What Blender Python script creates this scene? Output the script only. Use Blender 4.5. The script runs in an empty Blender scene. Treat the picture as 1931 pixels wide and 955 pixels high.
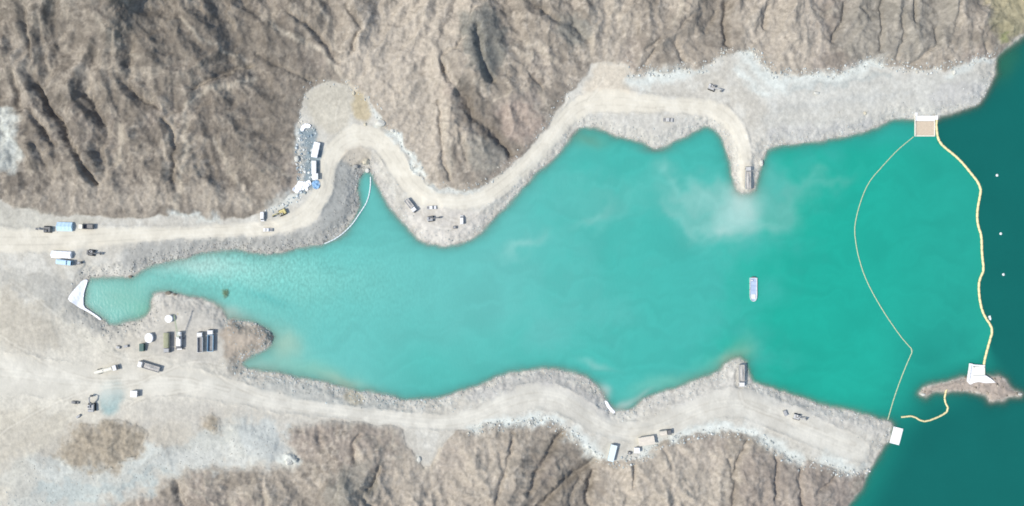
import bpy, bmesh, math, random
import numpy as np
from mathutils import Vector, Matrix

# ------------------------------------------------------------------ camera, sky, sun, exposure
sc = bpy.context.scene
COL = sc.collection
S = 0.30            # metres on the water surface per photograph pixel
H = 500.0           # flying height of the drone above the water
CU, CV = 965.5, 477.5

cam_d = bpy.data.cameras.new('camera')
cam_d.sensor_width = 36.0
cam_d.lens = 36.0 * H / (1931 * S)
cam_d.clip_start = 1.0
cam_d.clip_end = 6000.0
cam = bpy.data.objects.new('camera', cam_d)
cam.location = (0, 0, H)
COL.objects.link(cam)
sc.camera = cam

SUN_EL = math.radians(53)
SUN_DIR = Vector((-math.cos(SUN_EL) * math.cos(math.radians(14)), -math.cos(SUN_EL) * math.sin(math.radians(14)), math.sin(SUN_EL)))  # towards the sun: from the left, a little from below
w = bpy.data.worlds.new('World')
sc.world = w
w.use_nodes = True
nt = w.node_tree
sky = nt.nodes.new('ShaderNodeTexSky')
sky.sky_type = 'NISHITA'
sky.sun_disc = False
sky.sun_elevation = SUN_EL
sky.sun_rotation = math.atan2(SUN_DIR.x, SUN_DIR.y)
sky.altitude = 500
sky.dust_density = 2.0
nt.links.new(sky.outputs[0], nt.nodes['Background'].inputs[0])
nt.nodes['Background'].inputs[1].default_value = 0.15
sun_d = bpy.data.lights.new('sun', 'SUN')
sun_d.energy = 2.9
sun_d.angle = math.radians(0.55)
sun_d.color = (1.0, 0.965, 0.91)
sun = bpy.data.objects.new('sun', sun_d)
sun.rotation_euler = (-SUN_DIR).to_track_quat('-Z', 'Y').to_euler()
sun.location = (-300, -80, 400)
COL.objects.link(sun)
sc.view_settings.view_transform = 'Standard'
sc.view_settings.look = 'None'
sc.view_settings.exposure = 0.47
sc.view_settings.gamma = 1.0
sc.render.engine = 'CYCLES'
sc.cycles.use_denoising = True
sc.cycles.filter_width = 1.75
sc.cycles.max_bounces = 5
sc.cycles.transparent_max_bounces = 8

random.seed(7)
rng = np.random.default_rng(11)
f32 = np.float32

# ------------------------------------------------------------------ helpers: colour, noise, distance fields
LIGHT = np.array([1.55, 1.59, 1.74])        # what a level white sheet reads in the picture; turns a seen colour into an albedo
def lin(c):
    c = np.asarray(c, dtype=float) / 255.0
    return np.where(c <= 0.04045, c / 12.92, ((c + 0.055) / 1.055) ** 2.4)
def alb(r, g, b):
    return np.minimum(lin((r, g, b)) / LIGHT, 0.85)

_TAB = {}
def pnoise(x, y, seed=0):
    """gradient noise, about -1..1"""
    if seed not in _TAB:
        r = np.random.default_rng(1000 + seed)
        a = r.uniform(0, 2 * np.pi, (256, 256)).astype(f32)
        _TAB[seed] = (np.cos(a), np.sin(a))
    gx, gy = _TAB[seed]
    x0 = np.floor(x).astype(np.int32); y0 = np.floor(y).astype(np.int32)
    fx = (x - x0).astype(f32); fy = (y - y0).astype(f32)
    ux = fx * fx * fx * (fx * (fx * 6 - 15) + 10); uy = fy * fy * fy * (fy * (fy * 6 - 15) + 10)
    xa = x0 & 255; xb = (x0 + 1) & 255; ya = y0 & 255; yb = (y0 + 1) & 255
    n00 = gx[ya, xa] * fx + gy[ya, xa] * fy
    n10 = gx[ya, xb] * (fx - 1) + gy[ya, xb] * fy
    n01 = gx[yb, xa] * fx + gy[yb, xa] * (fy - 1)
    n11 = gx[yb, xb] * (fx - 1) + gy[yb, xb] * (fy - 1)
    a = n00 + ux * (n10 - n00); b = n01 + ux * (n11 - n01)
    return (a + uy * (b - a)) * 1.5
def fbm(x, y, octs, seed, gain=0.5):
    s = 0; a = 1.0
    for o in range(octs):
        s = s + a * pnoise(x * 2 ** o + 13.7 * o, y * 2 ** o + 7.3 * o, seed + o); a *= gain
    return s
def ridged(x, y, octs, seed, gain=0.5):
    s = 0; a = 1.0; wgt = 1.0
    for o in range(octs):
        n = 1 - np.abs(pnoise(x * 2 ** o + 3.1 * o, y * 2 ** o + 9.2 * o, seed + o)); n = n * n * wgt
        s = s + a * n; wgt = np.clip(n * 1.6, 0, 1); a *= gain
    return s
def ss(a, b, x):
    t = np.clip((x - a) / (b - a), 0, 1)
    return t * t * (3 - 2 * t)
def smooth_line(pts, n=2, closed=False):
    p = np.asarray(pts, float)
    for _ in range(n):
        q = np.roll(p, -1, 0) if closed else p[1:]
        o = p if closed else p[:-1]
        a = o * 0.75 + q * 0.25; b = o * 0.25 + q * 0.75
        r = np.empty((len(a) * 2, p.shape[1])); r[0::2] = a; r[1::2] = b
        p = r if closed else np.vstack([p[:1], r, p[-1:]])
    return p
def dist_line(U, V, pts, closed=False):
    d2 = np.full(U.shape, 1e12, f32)
    n = len(pts)
    for i in range(n if closed else n - 1):
        ax, ay = pts[i][:2]; bx, by = pts[(i + 1) % n][:2]
        dx, dy = bx - ax, by - ay; L = dx * dx + dy * dy
        if L < 1e-9: continue
        t = np.clip(((U - ax) * dx + (V - ay) * dy) / L, 0, 1)
        d2 = np.minimum(d2, (U - ax - t * dx) ** 2 + (V - ay - t * dy) ** 2)
    return np.sqrt(d2)
def inside(U, V, pts):
    c = np.zeros(U.shape, bool); n = len(pts)
    for i in range(n):
        ax, ay = pts[i][:2]; bx, by = pts[(i + 1) % n][:2]
        if ay == by: continue
        m = (ay > V) != (by > V)
        c ^= m & (U < (bx - ax) * (V - ay) / (by - ay) + ax)
    return c
def sdf(U, V, pts):
    d = dist_line(U, V, pts, True)
    return np.where(inside(U, V, pts), d, -d).astype(f32)

# ------------------------------------------------------------------ plan of the place, traced in photograph pixels
BAY = [(1931,66),(1915,78),(1900,88),(1885,100),(1876,112),(1874,130),(1876,140),(1872,152),(1862,168),(1852,185),(1845,195),(1825,204),(1800,211),(1775,217),
 (1768,222),(1722,225),(1700,223),(1680,226),(1660,236),(1635,246),(1610,252),(1580,259),(1550,264),(1520,268),(1490,272),(1460,276),(1446,281),(1440,292),(1435,308),
 (1430,326),(1425,345),(1422,358),(1412,365),(1400,365),(1389,358),(1385,345),(1380,320),(1374,300),(1368,275),(1362,260),(1350,246),(1335,238),(1325,240),
 (1310,247),(1290,258),(1270,268),(1245,278),(1232,279),(1215,270),(1200,265),(1185,261),(1165,258),(1145,248),(1130,242),(1110,239),(1094,240),(1082,250),(1070,267),
 (1055,285),(1035,305),(1010,328),(990,350),(970,371),(950,391),(935,406),(920,425),(905,441),(885,453),(860,461),(835,464),(810,459),(790,450),(775,437),
 (760,420),(745,400),(730,380),(718,360),(708,343),(702,328),(696,319),(688,320),(680,328),(674,340),(674,360),(676,385),(672,402),(662,422),(648,438),(630,450),
 (607,459),(585,463),(560,468),(530,476),(500,478),(470,474),(440,470),(400,473),(370,477),(345,486),(325,492),(300,498),(288,500),(272,506),(264,511),(246,523),(222,521),
 (183,521),(168,524),(163,535),(158,552),(157,575),(165,583),(180,593),(195,604),(205,615),(226,614),(241,609),(261,606),(281,595),(286,580),(287,568),(292,554),
 (310,552),(329,556),(348,560),(365,561),(386,568),(404,573),(415,583),(421,595),(428,604),(448,605),(469,607),(486,614),(505,624),(512,636),(510,650),(501,660),
 (486,667),(466,674),(455,680),(456,690),(466,697),(482,700),(517,703),(557,712),(588,719),(619,724),(647,733),(678,741),(702,743),(727,747),(752,753),
 (777,756),(814,754),(844,748),(872,738),(906,727),(935,714),(960,706),(991,700),(1022,696),(1053,699),(1084,706),(1105,714),(1124,727),(1136,746),(1146,766),(1160,778),
 (1182,776),(1195,770),(1216,754),(1238,744),(1269,737),(1300,725),(1331,712),(1357,703),(1365,691),(1380,680),(1395,677),(1406,684),(1410,700),(1417,722),
 (1440,729),(1482,742),(1521,755),(1571,770),(1610,777),(1657,792),(1680,796),(1684,803),(1681,818),(1676,831),(1666,838),(1660,854),(1637,891),(1624,920),(1597,955),
 (1560,1020),(1500,1120),(1440,1240),(1300,5200),(5200,5200),(5200,-1500),(2300,-120),(2120,-40),(2020,15)]
ISLAND = [(1734,743),(1742,734),(1757,729),(1788,720),(1820,713),(1850,710),(1873,713),(1883,709),(1894,716),(1904,731),(1912,738),(1925,742),(1924,746),(1901,747),
 (1891,757),(1866,756),(1859,745),(1840,741),(1820,738),(1795,737),(1770,739),(1757,741),(1745,748)]
N_HILL = [(-5200,360),(-260,372),(0,378),(40,394),(100,405),(200,409),(260,411),(320,404),(370,412),(420,416),(470,408),(500,394),(530,383),(553,360),(567,330),(562,290),(558,250),(566,215),
 (574,180),(590,160),(630,155),(660,162),(672,178),(695,182),(704,205),(722,232),(742,252),(760,275),(778,303),(795,332),(803,345),(830,350),(870,356),(900,356),(935,338),(960,315),
 (1000,279),(1030,243),(1053,206),(1073,176),(1098,150),(1118,122),(1150,112),(1180,120),(1190,140),(1230,134),(1260,140),(1290,128),(1318,132),(1340,120),(1370,100),(1400,96),(1430,110),
 (1460,140),(1500,141),(1560,143),(1600,131),(1650,116),(1690,126),(1730,132),(1780,130),(1840,116),(1862,110),(1878,108),(1887,98),(1902,86),(1931,64),(2020,12),(2120,-44),(2300,-125),(5200,-1510),(5200,-5200),(-5200,-5200)]
S_HILL = [(197,955),(240,940),(275,930),(302,916),(334,897),(387,876),(416,884),(480,882),(526,882),(552,876),(552,848),(528,828),(548,806),(573,798),(610,797),(665,794),(696,797),(758,809),
 (764,839),(786,861),(803,886),(829,846),(862,814),(897,806),(960,800),(1022,791),(1040,797),(1074,815),(1099,834),(1110,846),(1127,858),(1145,870),(1176,871),(1216,860),(1238,836),
 (1269,826),(1306,822),(1331,815),(1371,815),(1399,820),(1422,820),(1452,838),(1488,864),(1508,876),(1528,868),(1554,877),(1577,887),(1604,894),(1634,894),(1624,920),(1597,957),
 (1560,1024),(1500,1124),(1440,1244),(1300,5200),(-400,5200),(-200,1600),(60,1100)]
N_ROAD = [(-5200,455,24),(-260,455,24),(0,455,23),(100,455,21),(200,448,16),(300,442,12),(400,437,11),(490,433,12),(545,424,16),(580,403,18),(603,373,17),(613,340,15),(618,310,15),(630,280,17),
 (655,260,19),(685,255,20),(714,264,18),(735,288,18),(755,322,18),(777,352,19),(805,374,16),(840,382,13),(880,382,13),(920,370,14),(960,340,14),(1000,305,14),(1035,265,14),(1060,230,15),
 (1085,205,17),(1115,192,20),(1150,190,22),(1200,194,17),(1260,199,14),(1310,200,14),(1348,208,14),(1376,226,14),(1394,255,13),(1403,290,12),(1406,330,11),(1406,352,10)]
S_ROAD = [(-5200,700,40),(-260,700,40),(0,700,40),(120,720,30),(250,722,30),(340,716,26),(430,738,20),(500,755,17),(560,767,13),(640,777,11),(720,787,11),(800,796,12),(850,797,13),(900,786,15),(950,763,19),(1000,747,22),
 (1050,750,24),(1090,772,22),(1130,800,20),(1180,818,17),(1230,812,18),(1280,790,20),(1330,768,24),(1385,758,26),(1420,765,26),(1480,790,26),(1550,822,26),(1620,850,20)]

def far_grid(lo, hi, step):
    return np.concatenate([[-5000, -2600, -1400, -800, lo - 260, lo - 80], np.arange(lo, hi, step), [hi + 80, hi + 260, 2900, 3800, 5000]]).astype(f32)
DU = 1.8
ug = far_grid(-240, 2170, DU); vg = far_grid(-190, 1150, DU)
U, V = np.meshgrid(ug, vg)
# coarse copies of the distance fields, sampled with a ragged offset so that no edge is clean
cu = np.arange(-5000, 5001, 1.0)
CST = 3.0
cug = np.concatenate([np.linspace(-5200, -330, 40)[:-1], np.arange(-330, 2260, CST), np.linspace(2260, 5200, 40)]).astype(f32)
cvg = np.concatenate([np.linspace(-5200, -280, 40)[:-1], np.arange(-280, 1240, CST), np.linspace(1240, 5200, 40)]).astype(f32)
cU, cV = np.meshgrid(cug, cvg)
icu = np.interp; 
def sample(field, u, v):
    fu = np.interp(u, cug, np.arange(len(cug))); fv = np.interp(v, cvg, np.arange(len(cvg)))
    i = np.clip(fu.astype(np.int32), 0, len(cug) - 2); j = np.clip(fv.astype(np.int32), 0, len(cvg) - 2)
    a = (fu - i).astype(f32); b = (fv - j).astype(f32)
    return (field[j, i] * (1 - a) + field[j, i + 1] * a) * (1 - b) + (field[j + 1, i] * (1 - a) + field[j + 1, i + 1] * a) * b
def road_field(line):
    best = np.full(cU.shape, 1e6, f32); cen = np.full(cU.shape, 1e6, f32)
    p = smooth_line(line, 2)
    for i in range(len(p) - 1):
        ax, ay, aw = p[i]; bx, by, bw = p[i + 1]
        dx, dy = bx - ax, by - ay; L = dx * dx + dy * dy
        t = np.clip(((cU - ax) * dx + (cV - ay) * dy) / L, 0, 1)
        d = np.sqrt((cU - ax - t * dx) ** 2 + (cV - ay - t * dy) ** 2)
        best = np.minimum(best, d - (aw + t * (bw - aw))); cen = np.minimum(cen, d)
    return best, cen
c_bay = sdf(cU, cV, BAY); c_isl = sdf(cU, cV, ISLAND)
c_land = np.maximum(-c_bay, c_isl)              # > 0 on land, in pixels from the shore
c_nh = sdf(cU, cV, N_HILL); c_sh = sdf(cU, cV, S_HILL)
KNOLL = [(100,868),(118,838),(132,820),(160,803),(190,797),(222,793),(255,797),(277,806),(276,830),(266,850),(240,870),(205,884),(170,888),(130,884)]
KNOLL2 = [(374,790),(398,779),(421,793),(416,814),(394,820),(378,808)]
c_kn = np.maximum(sdf(cU, cV, KNOLL), sdf(cU, cV, KNOLL2))
c_nr, c_nrc = road_field(N_ROAD); c_sr, c_src = road_field(S_ROAD)

warp_u = 3.2 * fbm(U / 34, V / 34, 4, 1, 0.6); warp_v = 3.2 * fbm(U / 34 + 50, V / 34 + 50, 4, 5, 0.6)
Uw, Vw = U + warp_u, V + warp_v
sd_land = sample(c_land, U + 0.7 * warp_u, V + 0.7 * warp_v)
sd_isl = sample(c_isl, U + 0.6 * warp_u, V + 0.6 * warp_v)
sd_nh = sample(c_nh, U + 1.6 * warp_u, V + 1.6 * warp_v); sd_sh = sample(c_sh, U + 1.6 * warp_u, V + 1.6 * warp_v)
sd_kn = sample(c_kn, U + 2.2 * warp_u, V + 2.2 * warp_v)
sd_hill = np.maximum(np.maximum(sd_nh, sd_sh), sd_kn)
rd_n = sample(c_nr, Uw, Vw); rd_s = sample(c_sr, Uw, Vw)
rc_n = sample(c_nrc, U, V); rc_s = sample(c_src, U, V)

# ------------------------------------------------------------------ heights
def window(pts, pad):
    p = np.asarray(pts)[:, :2]
    i0, i1 = np.searchsorted(ug, [p[:, 0].min() - pad, p[:, 0].max() + pad]); j0, j1 = np.searchsorted(vg, [p[:, 1].min() - pad, p[:, 1].max() + pad])
    return np.s_[max(j0, 0):j1, max(i0, 0):i1]
base = np.where(sd_land > 0, 2.3 * ss(-4, 28, sd_land) - 0.1 + 1.2 * ss(20, 90, sd_land), np.maximum(sd_land * 0.10, -6)).astype(f32)
base = np.where((sd_isl > -6) & (sd_land > 0), 1.5 * ss(0, 9, sd_isl), base)
# low platforms at the end of piers stay lower than the road
plateau = base.copy()
# gullies and clefts seen in the photograph: line, half width (px), depth (m)
GULLY = [
 ([(66,160),(82,192),(100,217),(122,252),(138,282),(160,320),(180,346)],6,9), ([(45,200),(62,222),(76,242),(98,276)],5,4), ([(44,20),(50,60),(57,100)],6,5), ([(18,145),(25,178),(33,206)],8,6),
 ([(188,38),(205,50),(224,64)],5,4), ([(142,182),(165,175),(178,200),(192,232)],7,4), ([(175,95),(190,122)],10,4), ([(228,155),(268,185),(300,205)],6,4), ([(65,270),(80,310)],5,3), ([(310,225),(335,265),(325,340)],5,4),
 ([(345,60),(390,95)],10,3), ([(360,165),(420,140),(475,120)],6,4), ([(380,20),(400,45)],9,4), ([(545,20),(600,60),(640,120)],6,4), ([(655,10),(680,45),(672,70),(662,98)],7,6), ([(480,100),(560,140),(640,165)],5,3),
 ([(893,10),(880,45),(865,85),(838,100),(832,130)],5,5), ([(835,130),(868,175),(885,210),(925,245),(962,292)],9,9), ([(826,190),(830,240),(832,300),(848,338)],4,4), ([(900,40),(905,100),(925,150)],9,8), ([(868,235),(880,300)],5,3),
 ([(1020,15),(1050,40)],8,4), ([(1080,45),(1112,78)],9,5), ([(995,130),(1020,165)],5,3), ([(1320,15),(1270,60),(1215,95)],5,3), ([(1372,8),(1368,50),(1372,80)],8,9), ([(1350,20),(1330,60)],6,4), ([(1275,78),(1290,120)],7,5), ([(1235,95),(1205,135)],4,3),
 ([(1452,10),(1444,52)],5,4), ([(1598,5),(1590,45),(1575,75)],6,5), ([(1668,0),(1664,55),(1662,95)],6,6), ([(1727,0),(1727,42)],5,5), ([(1700,20),(1708,70),(1690,110)],5,4), ([(1770,55),(1765,85),(1745,105),(1700,130)],6,5), ([(1812,5),(1806,45)],6,4), ([(1848,55),(1870,65),(1880,50)],5,3), ([(1858,80),(1868,105)],4,3), ([(1625,10),(1645,35)],4,3),
 ([(678,820),(668,845),(670,876)],6,5), ([(714,882),(708,905),(692,926)],5,6), ([(640,920),(625,960)],7,5), ([(680,930),(700,958)],8,5), ([(600,800),(605,850)],6,3),
 ([(966,820),(960,868),(950,900)],5,5), ([(1060,815),(1040,850),(1018,880),(1000,930)],8,9), ([(1128,862),(1100,885),(1062,910),(1020,955)],10,11), ([(1118,890),(1108,955)],8,10), ([(1092,905),(1075,955)],6,4), ([(1198,878),(1196,922)],4,4),
 ([(1408,830),(1398,860),(1384,885),(1388,925),(1382,965)],6,6), ([(1374,868),(1380,905)],5,4), ([(1464,850),(1468,890),(1462,940)],5,5), ([(1508,880),(1514,960)],5,5), ([(1578,895),(1562,915),(1545,928)],5,4), ([(945,855),(950,900),(936,955)],6,4), ([(1250,850),(1270,885)],4,2), ([(490,900),(505,960)],6,3), ([(330,910),(345,960)],7,4)]

# the slopes are cut by running water: stream-power erosion on a 3 px grid, seeded with the gullies of the photograph
EG = 3.0
eu = np.arange(-240, 2170, EG); ev = np.arange(-190, 1150, EG); EU, EV = np.meshgrid(eu, ev)
e_wu = 3.2 * fbm(EU / 34, EV / 34, 4, 1, 0.6); e_wv = 3.2 * fbm(EU / 34 + 50, EV / 34 + 50, 4, 5, 0.6)
e_sd = np.maximum(np.maximum(sample(c_nh, EU + 1.6 * e_wu, EV + 1.6 * e_wv), sample(c_sh, EU + 1.6 * e_wu, EV + 1.6 * e_wv)), sample(c_kn, EU + 2.2 * e_wu, EV + 2.2 * e_wv))
hill = e_sd > 0
E0 = np.where(hill, 0.8 * ss(0, 8, e_sd) + 0.095 * np.clip(e_sd, 0, 330), 0.0)
E0 = E0 + hill * ss(0, 25, e_sd) * (1.6 * fbm(EU / 60, EV / 60, 3, 400) + 0.8 * fbm(EU / 16, EV / 16, 3, 410))
for pts, wd, dp in GULLY:
    d = dist_line(EU + 1.3 * e_wu, EV + 1.3 * e_wv, smooth_line(pts, 1))
    E0 -= 0.6 * dp * np.exp(-(d / (wd * 0.9)) ** 2) * ss(0, 14, e_sd)
fixed = ~hill; fixed[0] = fixed[-1] = True; fixed[:, 0] = fixed[:, -1] = True
ne, me_ = E0.shape; E = E0.copy(); NB = [(-1,-1,1.414),(-1,0,1),(-1,1,1.414),(0,-1,1),(0,1,1),(1,-1,1.414),(1,0,1),(1,1,1.414)]
dxm = EG * S; flat_fixed = fixed.ravel(); hidx = np.nonzero(~flat_fixed)[0]
for it in range(10):
    best = np.zeros_like(E); rec = np.arange(ne * me_).reshape(ne, me_).copy(); rl = np.ones_like(E); own = rec.copy()
    for dj, di, ln in NB:
        sh_ = np.full_like(E, 1e9); js = slice(max(dj, 0), ne + min(dj, 0)); jd = slice(max(-dj, 0), ne + min(-dj, 0)); is_ = slice(max(di, 0), me_ + min(di, 0)); id_ = slice(max(-di, 0), me_ + min(-di, 0))
        sh_[jd, id_] = E[js, is_]; sl_ = (E - sh_) / ln
        rid = own + dj * me_ + di; m_ = sl_ > best; best = np.where(m_, sl_, best); rec = np.where(m_, rid, rec); rl = np.where(m_, ln, rl)
    hv = E.ravel().tolist(); rc_ = rec.ravel().tolist(); order = hidx[np.argsort(E.ravel()[hidx])].tolist(); ar = [1.0] * (ne * me_)
    for i in reversed(order):
        r_ = rc_[i]
        if r_ != i: ar[r_] += ar[i]
    F = (1.25 * np.asarray(ar) ** 0.42 / rl.ravel()).tolist(); up = 1.25 * 0.56 * dxm
    for i in order:
        r_ = rc_[i]
        if r_ != i: f_ = F[i]; hv[i] = (hv[i] + up + f_ * hv[r_]) / (1 + f_)
        else: hv[i] += 0.3 * up
    E = np.asarray(hv).reshape(ne, me_)
    mean4 = 0.25 * (np.roll(E, 1, 0) + np.roll(E, -1, 0) + np.roll(E, 1, 1) + np.roll(E, -1, 1))
    E = np.where(fixed, E0, E + 0.12 * (mean4 - E))
for _ in range(40):                                                   # loose rock cannot stand steeper than this
    pd = np.pad(E, 1, mode='edge'); lim = np.minimum(np.minimum(pd[2:, 1:-1], pd[:-2, 1:-1]), np.minimum(pd[1:-1, 2:], pd[1:-1, :-2])) + 0.86 * dxm
    E = np.where(fixed, E, np.minimum(E, lim))
Eb = E.copy()
for _ in range(5):
    pd = np.pad(Eb, 1, mode='edge'); Eb = 0.2 * (Eb + pd[2:, 1:-1] + pd[:-2, 1:-1] + pd[1:-1, 2:] + pd[1:-1, :-2])
E = np.where(fixed, E, 0.68 * E + 0.32 * Eb)
def up_sample(F):
    fu = np.clip((U + 240) / EG, 0, me_ - 1.001); fv = np.clip((V + 190) / EG, 0, ne - 1.001); i = fu.astype(np.int32); j = fv.astype(np.int32); a = fu - i; b = fv - j
    return ((F[j, i] * (1 - a) + F[j, i + 1] * a) * (1 - b) + (F[j + 1, i] * (1 - a) + F[j + 1, i + 1] * a) * b).astype(f32)
Es = E.copy()
for _ in range(26):
    pd = np.pad(Es, 1, mode='edge'); Es = 0.2 * (Es + pd[2:, 1:-1] + pd[:-2, 1:-1] + pd[1:-1, 2:] + pd[1:-1, :-2])
RELIEF = 0.74
hill_s = np.where(sd_hill > 0, up_sample(Es), 0).astype(f32)          # smoothed slope: decides where things stand in plan
h_s = base + hill_s
fine = fbm(U / 22, V / 22, 5, 60, 0.6)
rough = np.where(sd_hill > 0, up_sample(E) - hill_s, 0) * RELIEF + ss(0, 20, sd_hill) * (0.30 * fine + 0.42 * (ridged(Uw / 34, Vw / 26, 4, 70, 0.6) - 0.8) * ss(-0.5, 0.4, pnoise(U / 90, V / 90, 77)))
def rot(ang, along, across, seed):
    c, s = math.cos(math.radians(ang)), math.sin(math.radians(ang))
    return ridged((Uw * c + Vw * s) / along, (-Uw * s + Vw * c) / across, 3, seed, 0.5)
wl = (1 - ss(480, 700, U)) * (V < 600); wr = np.where(V > 600, ss(850, 1000, U) * (1 - ss(1250, 1400, U)), ss(1080, 1250, U) * (1 - ss(1560, 1700, U)))
broad = rot(57, 240, 120, 20) * wl + rot(112, 240, 110, 40) * wr + rot(80, 260, 120, 30) * np.clip(1 - wl - wr, 0, 1)
rough += ss(4, 80, sd_hill) * 3.7 * (broad - 0.85)
for pts, wd, dp in GULLY:
    p = smooth_line(pts, 1); sl = window(p, wd * 4)
    d = dist_line(U[sl] + 1.3 * warp_u[sl], V[sl] + 1.3 * warp_v[sl], p)
    rough[sl] -= 0.34 * dp * np.exp(-(d / (0.8 * wd)) ** 2) * ss(0, 14, sd_hill[sl])
# tongues of ridge and mounds
MOUND = [([(440,632),(470,636),(492,640)],20,2.2), ([(340,575),(345,580)],26,.6), ([(545,868),(548,870)],7,2.5), ([(60,600),(40,640)],60,1.6), ([(60,880),(20,930)],40,1.5), ([(300,850),(250,885),(200,910)],30,2.0), ([(450,830),(500,850)],30,2.0)]
for pts, wd, dp in MOUND:
    sl = window(pts, wd * 4)
    d = dist_line(U[sl] + 2.5 * warp_u[sl], V[sl] + 2.5 * warp_v[sl], pts)
    bump = dp * np.exp(-(d / wd) ** 2.4) * (1 - ss(0, 6, sd_hill[sl])); h_s[sl] += bump; rough[sl] += bump * 0.10 * fine[sl]
# loose ground: lumpy banks, smooth carriageway
on_road = np.maximum(ss(4, -4, rd_n), ss(4, -4, rd_s)) * (sd_land > 4) * (sd_hill < 2)
lump = 0.32 * fbm(U / 13, V / 13, 4, 80, 0.65)
bank = ss(-8, 3, sd_land) * (1 - ss(16, 34, sd_land)) * (sd_hill < 0)
flat_rough = lump * (0.35 + 1.1 * bank) * (1 - 0.9 * on_road)
# spoil berm along the outer edge of the carriageway and a ditch on the hill side
rd = np.minimum(rd_n, rd_s)
berm = 0.55 * np.exp(-((rd - 3) / 3.0) ** 2) * ss(10, 24, sd_land) * (sd_hill < -4) * (0.4 + 0.6 * ss(-0.3, 0.5, pnoise(U / 40, V / 40, 95)))
h = h_s + rough * (sd_hill > 0) + flat_rough * (sd_land > -30) + berm
h = np.where(sd_land < -1, np.minimum(h, sd_land * 0.09), h)

# level pads where something stands
PADS = [(86,433,20),(123,428,22),(164,428,18),(118,481,25),(126,495,22),(178,477,18),(151,497,7),(321,601,11),(284,637,13),(270,655,11),(317,645,24),(340,640,26),(380,644,24),(399,643,24),
 (203,697,30),(283,691,28),(175,762,24),(143,759,9),(149,785,9),(256,742,11),(224,655,7),(239,653,7),(496,409,13),(530,401,19),(506,434,13),(597,284,18),(594,318,16),(596,334,10),(572,352,22),(597,347,12),
 (775,388,20),(814,392,14),(818,412,18),(871,415,12),(858,429,7),(1259,227,14),(1346,168,16),(1409,322,9),(1409,336,9),(1409,348,8),(1397,694,8),(1397,708,9),(1397,722,9),(1481,780,10),(1504,787,16),(1154,853,22),(1200,848,10),(1187,854,7),(1218,830,22),(1250,816,13),(1262,812,8)]
pad_h = {}
for u, v, r in PADS:
    sl = window([(u, v)], r * 1.7)
    d = np.hypot(U[sl] - u, V[sl] - v); m = d < r
    lev = float(np.median(h_s[sl][m])); k = (1 - ss(r, r * 1.6, d)) * ss(-1, 5, sd_land[sl])
    h[sl] = h[sl] * (1 - k) + lev * k
    h_s[sl] = h_s[sl] * (1 - k) + lev * k
X = ((U - CU) * S * (1 - h_s / H)).astype(f32); Y = (-(V - CV) * S * (1 - h_s / H)).astype(f32); Z = h.astype(f32)

def _interp(A, u, v):
    fu = np.interp(u, ug, np.arange(len(ug))); fv = np.interp(v, vg, np.arange(len(vg)))
    i = np.clip(np.asarray(fu).astype(int), 0, len(ug) - 2); j = np.clip(np.asarray(fv).astype(int), 0, len(vg) - 2)
    a = fu - i; b = fv - j
    return (A[j, i] * (1 - a) + A[j, i + 1] * a) * (1 - b) + (A[j + 1, i] * (1 - a) + A[j + 1, i + 1] * a) * b
def ground(u, v):
    """the point of the ground seen at photograph pixel (u, v)"""
    return Vector((float(_interp(X, u, v)), float(_interp(Y, u, v)), float(_interp(Z, u, v))))
def afloat(u, v, z=0.0):
    k = S * (1 - z / H)
    return Vector(((u - CU) * k, -(v - CV) * k, z))

# ------------------------------------------------------------------ what the ground is made of (albedo, plus shade painted into the south gully)
col = np.empty(U.shape + (3,), f32)
def lay(c, m):
    """mix colour c over the ground with weight m"""
    col[...] = col * (1 - m[..., None]) + np.asarray(c, f32) * m[..., None]
def lay_at(sl, c, m):
    col[sl] = col[sl] * (1 - m[..., None]) + np.asarray(c, f32) * m[..., None]
def patch(pts, c, soft=8, k=1.0, ragged=3.0, mask=None):
    p = smooth_line(pts, 2, True)
    sl = window(p, soft * 2 + 12)
    d = sdf(U[sl] + ragged * warp_u[sl], V[sl] + ragged * warp_v[sl], p)
    m = ss(-soft, soft, d) * k
    if mask is not None: m = m * mask[sl]
    lay_at(sl, c, m)
def streak(pts, c, wd, k=1.0, ragged=1.6):
    p = smooth_line(pts, 1)
    sl = window(p, wd * 4 + 10)
    d = dist_line(U[sl] + ragged * warp_u[sl], V[sl] + ragged * warp_v[sl], p)
    lay_at(sl, c, np.exp(-(d / wd) ** 2) * k)
n_big = fbm(U / 150, V / 150, 3, 110); n_mid = fbm(U / 40, V / 40, 4, 120, 0.6); n_sm = fbm(Uw / 9, Vw / 9, 4, 130, 0.65)
GROUND = alb(213, 210, 202); GRAVEL = alb(199, 198, 192); BENCH = alb(219, 219, 214); PALE = alb(230, 236, 233); ROAD = alb(239, 234, 221); DUST = alb(226, 222, 211)
ROCK = alb(180, 171, 160); ROCK_D = alb(134, 127, 119); ROCK_M = alb(174, 163, 156); ROCK_G = alb(150, 151, 146); TAN = alb(203, 194, 182); BROWN = alb(178, 168, 152); BLUEG = alb(200, 211, 210); SHINGLE = alb(180, 181, 179)
col[...] = GROUND
lay(BENCH, 0.5 * ss(-0.3, 0.5, n_mid))
lay(alb(204, 197, 184), 0.55 * ss(560, 640, V) * ss(620, 420, U) * ss(-0.35, 0.35, n_mid + 0.3 * n_sm))
lowl = ss(700, 760, V) * ss(900, 700, U)
hillm = ss(-3, 3, sd_hill) * (1 - lowl) + ss(-9, 16, sd_hill + 5 * n_mid) * lowl
lay(ROCK, hillm)
lay(ROCK_M, hillm * 0.55 * ss(0.0, 0.6, n_big))
blot = fbm(Uw / 60, Vw / 46, 4, 140, 0.55)
lay(ROCK_D, hillm * 0.50 * ss(0.12, 0.34, blot + 0.16 * n_sm))
lay(ROCK_D, hillm * 0.30 * ss(0.15, 0.5, n_mid + 0.3 * n_sm))
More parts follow.
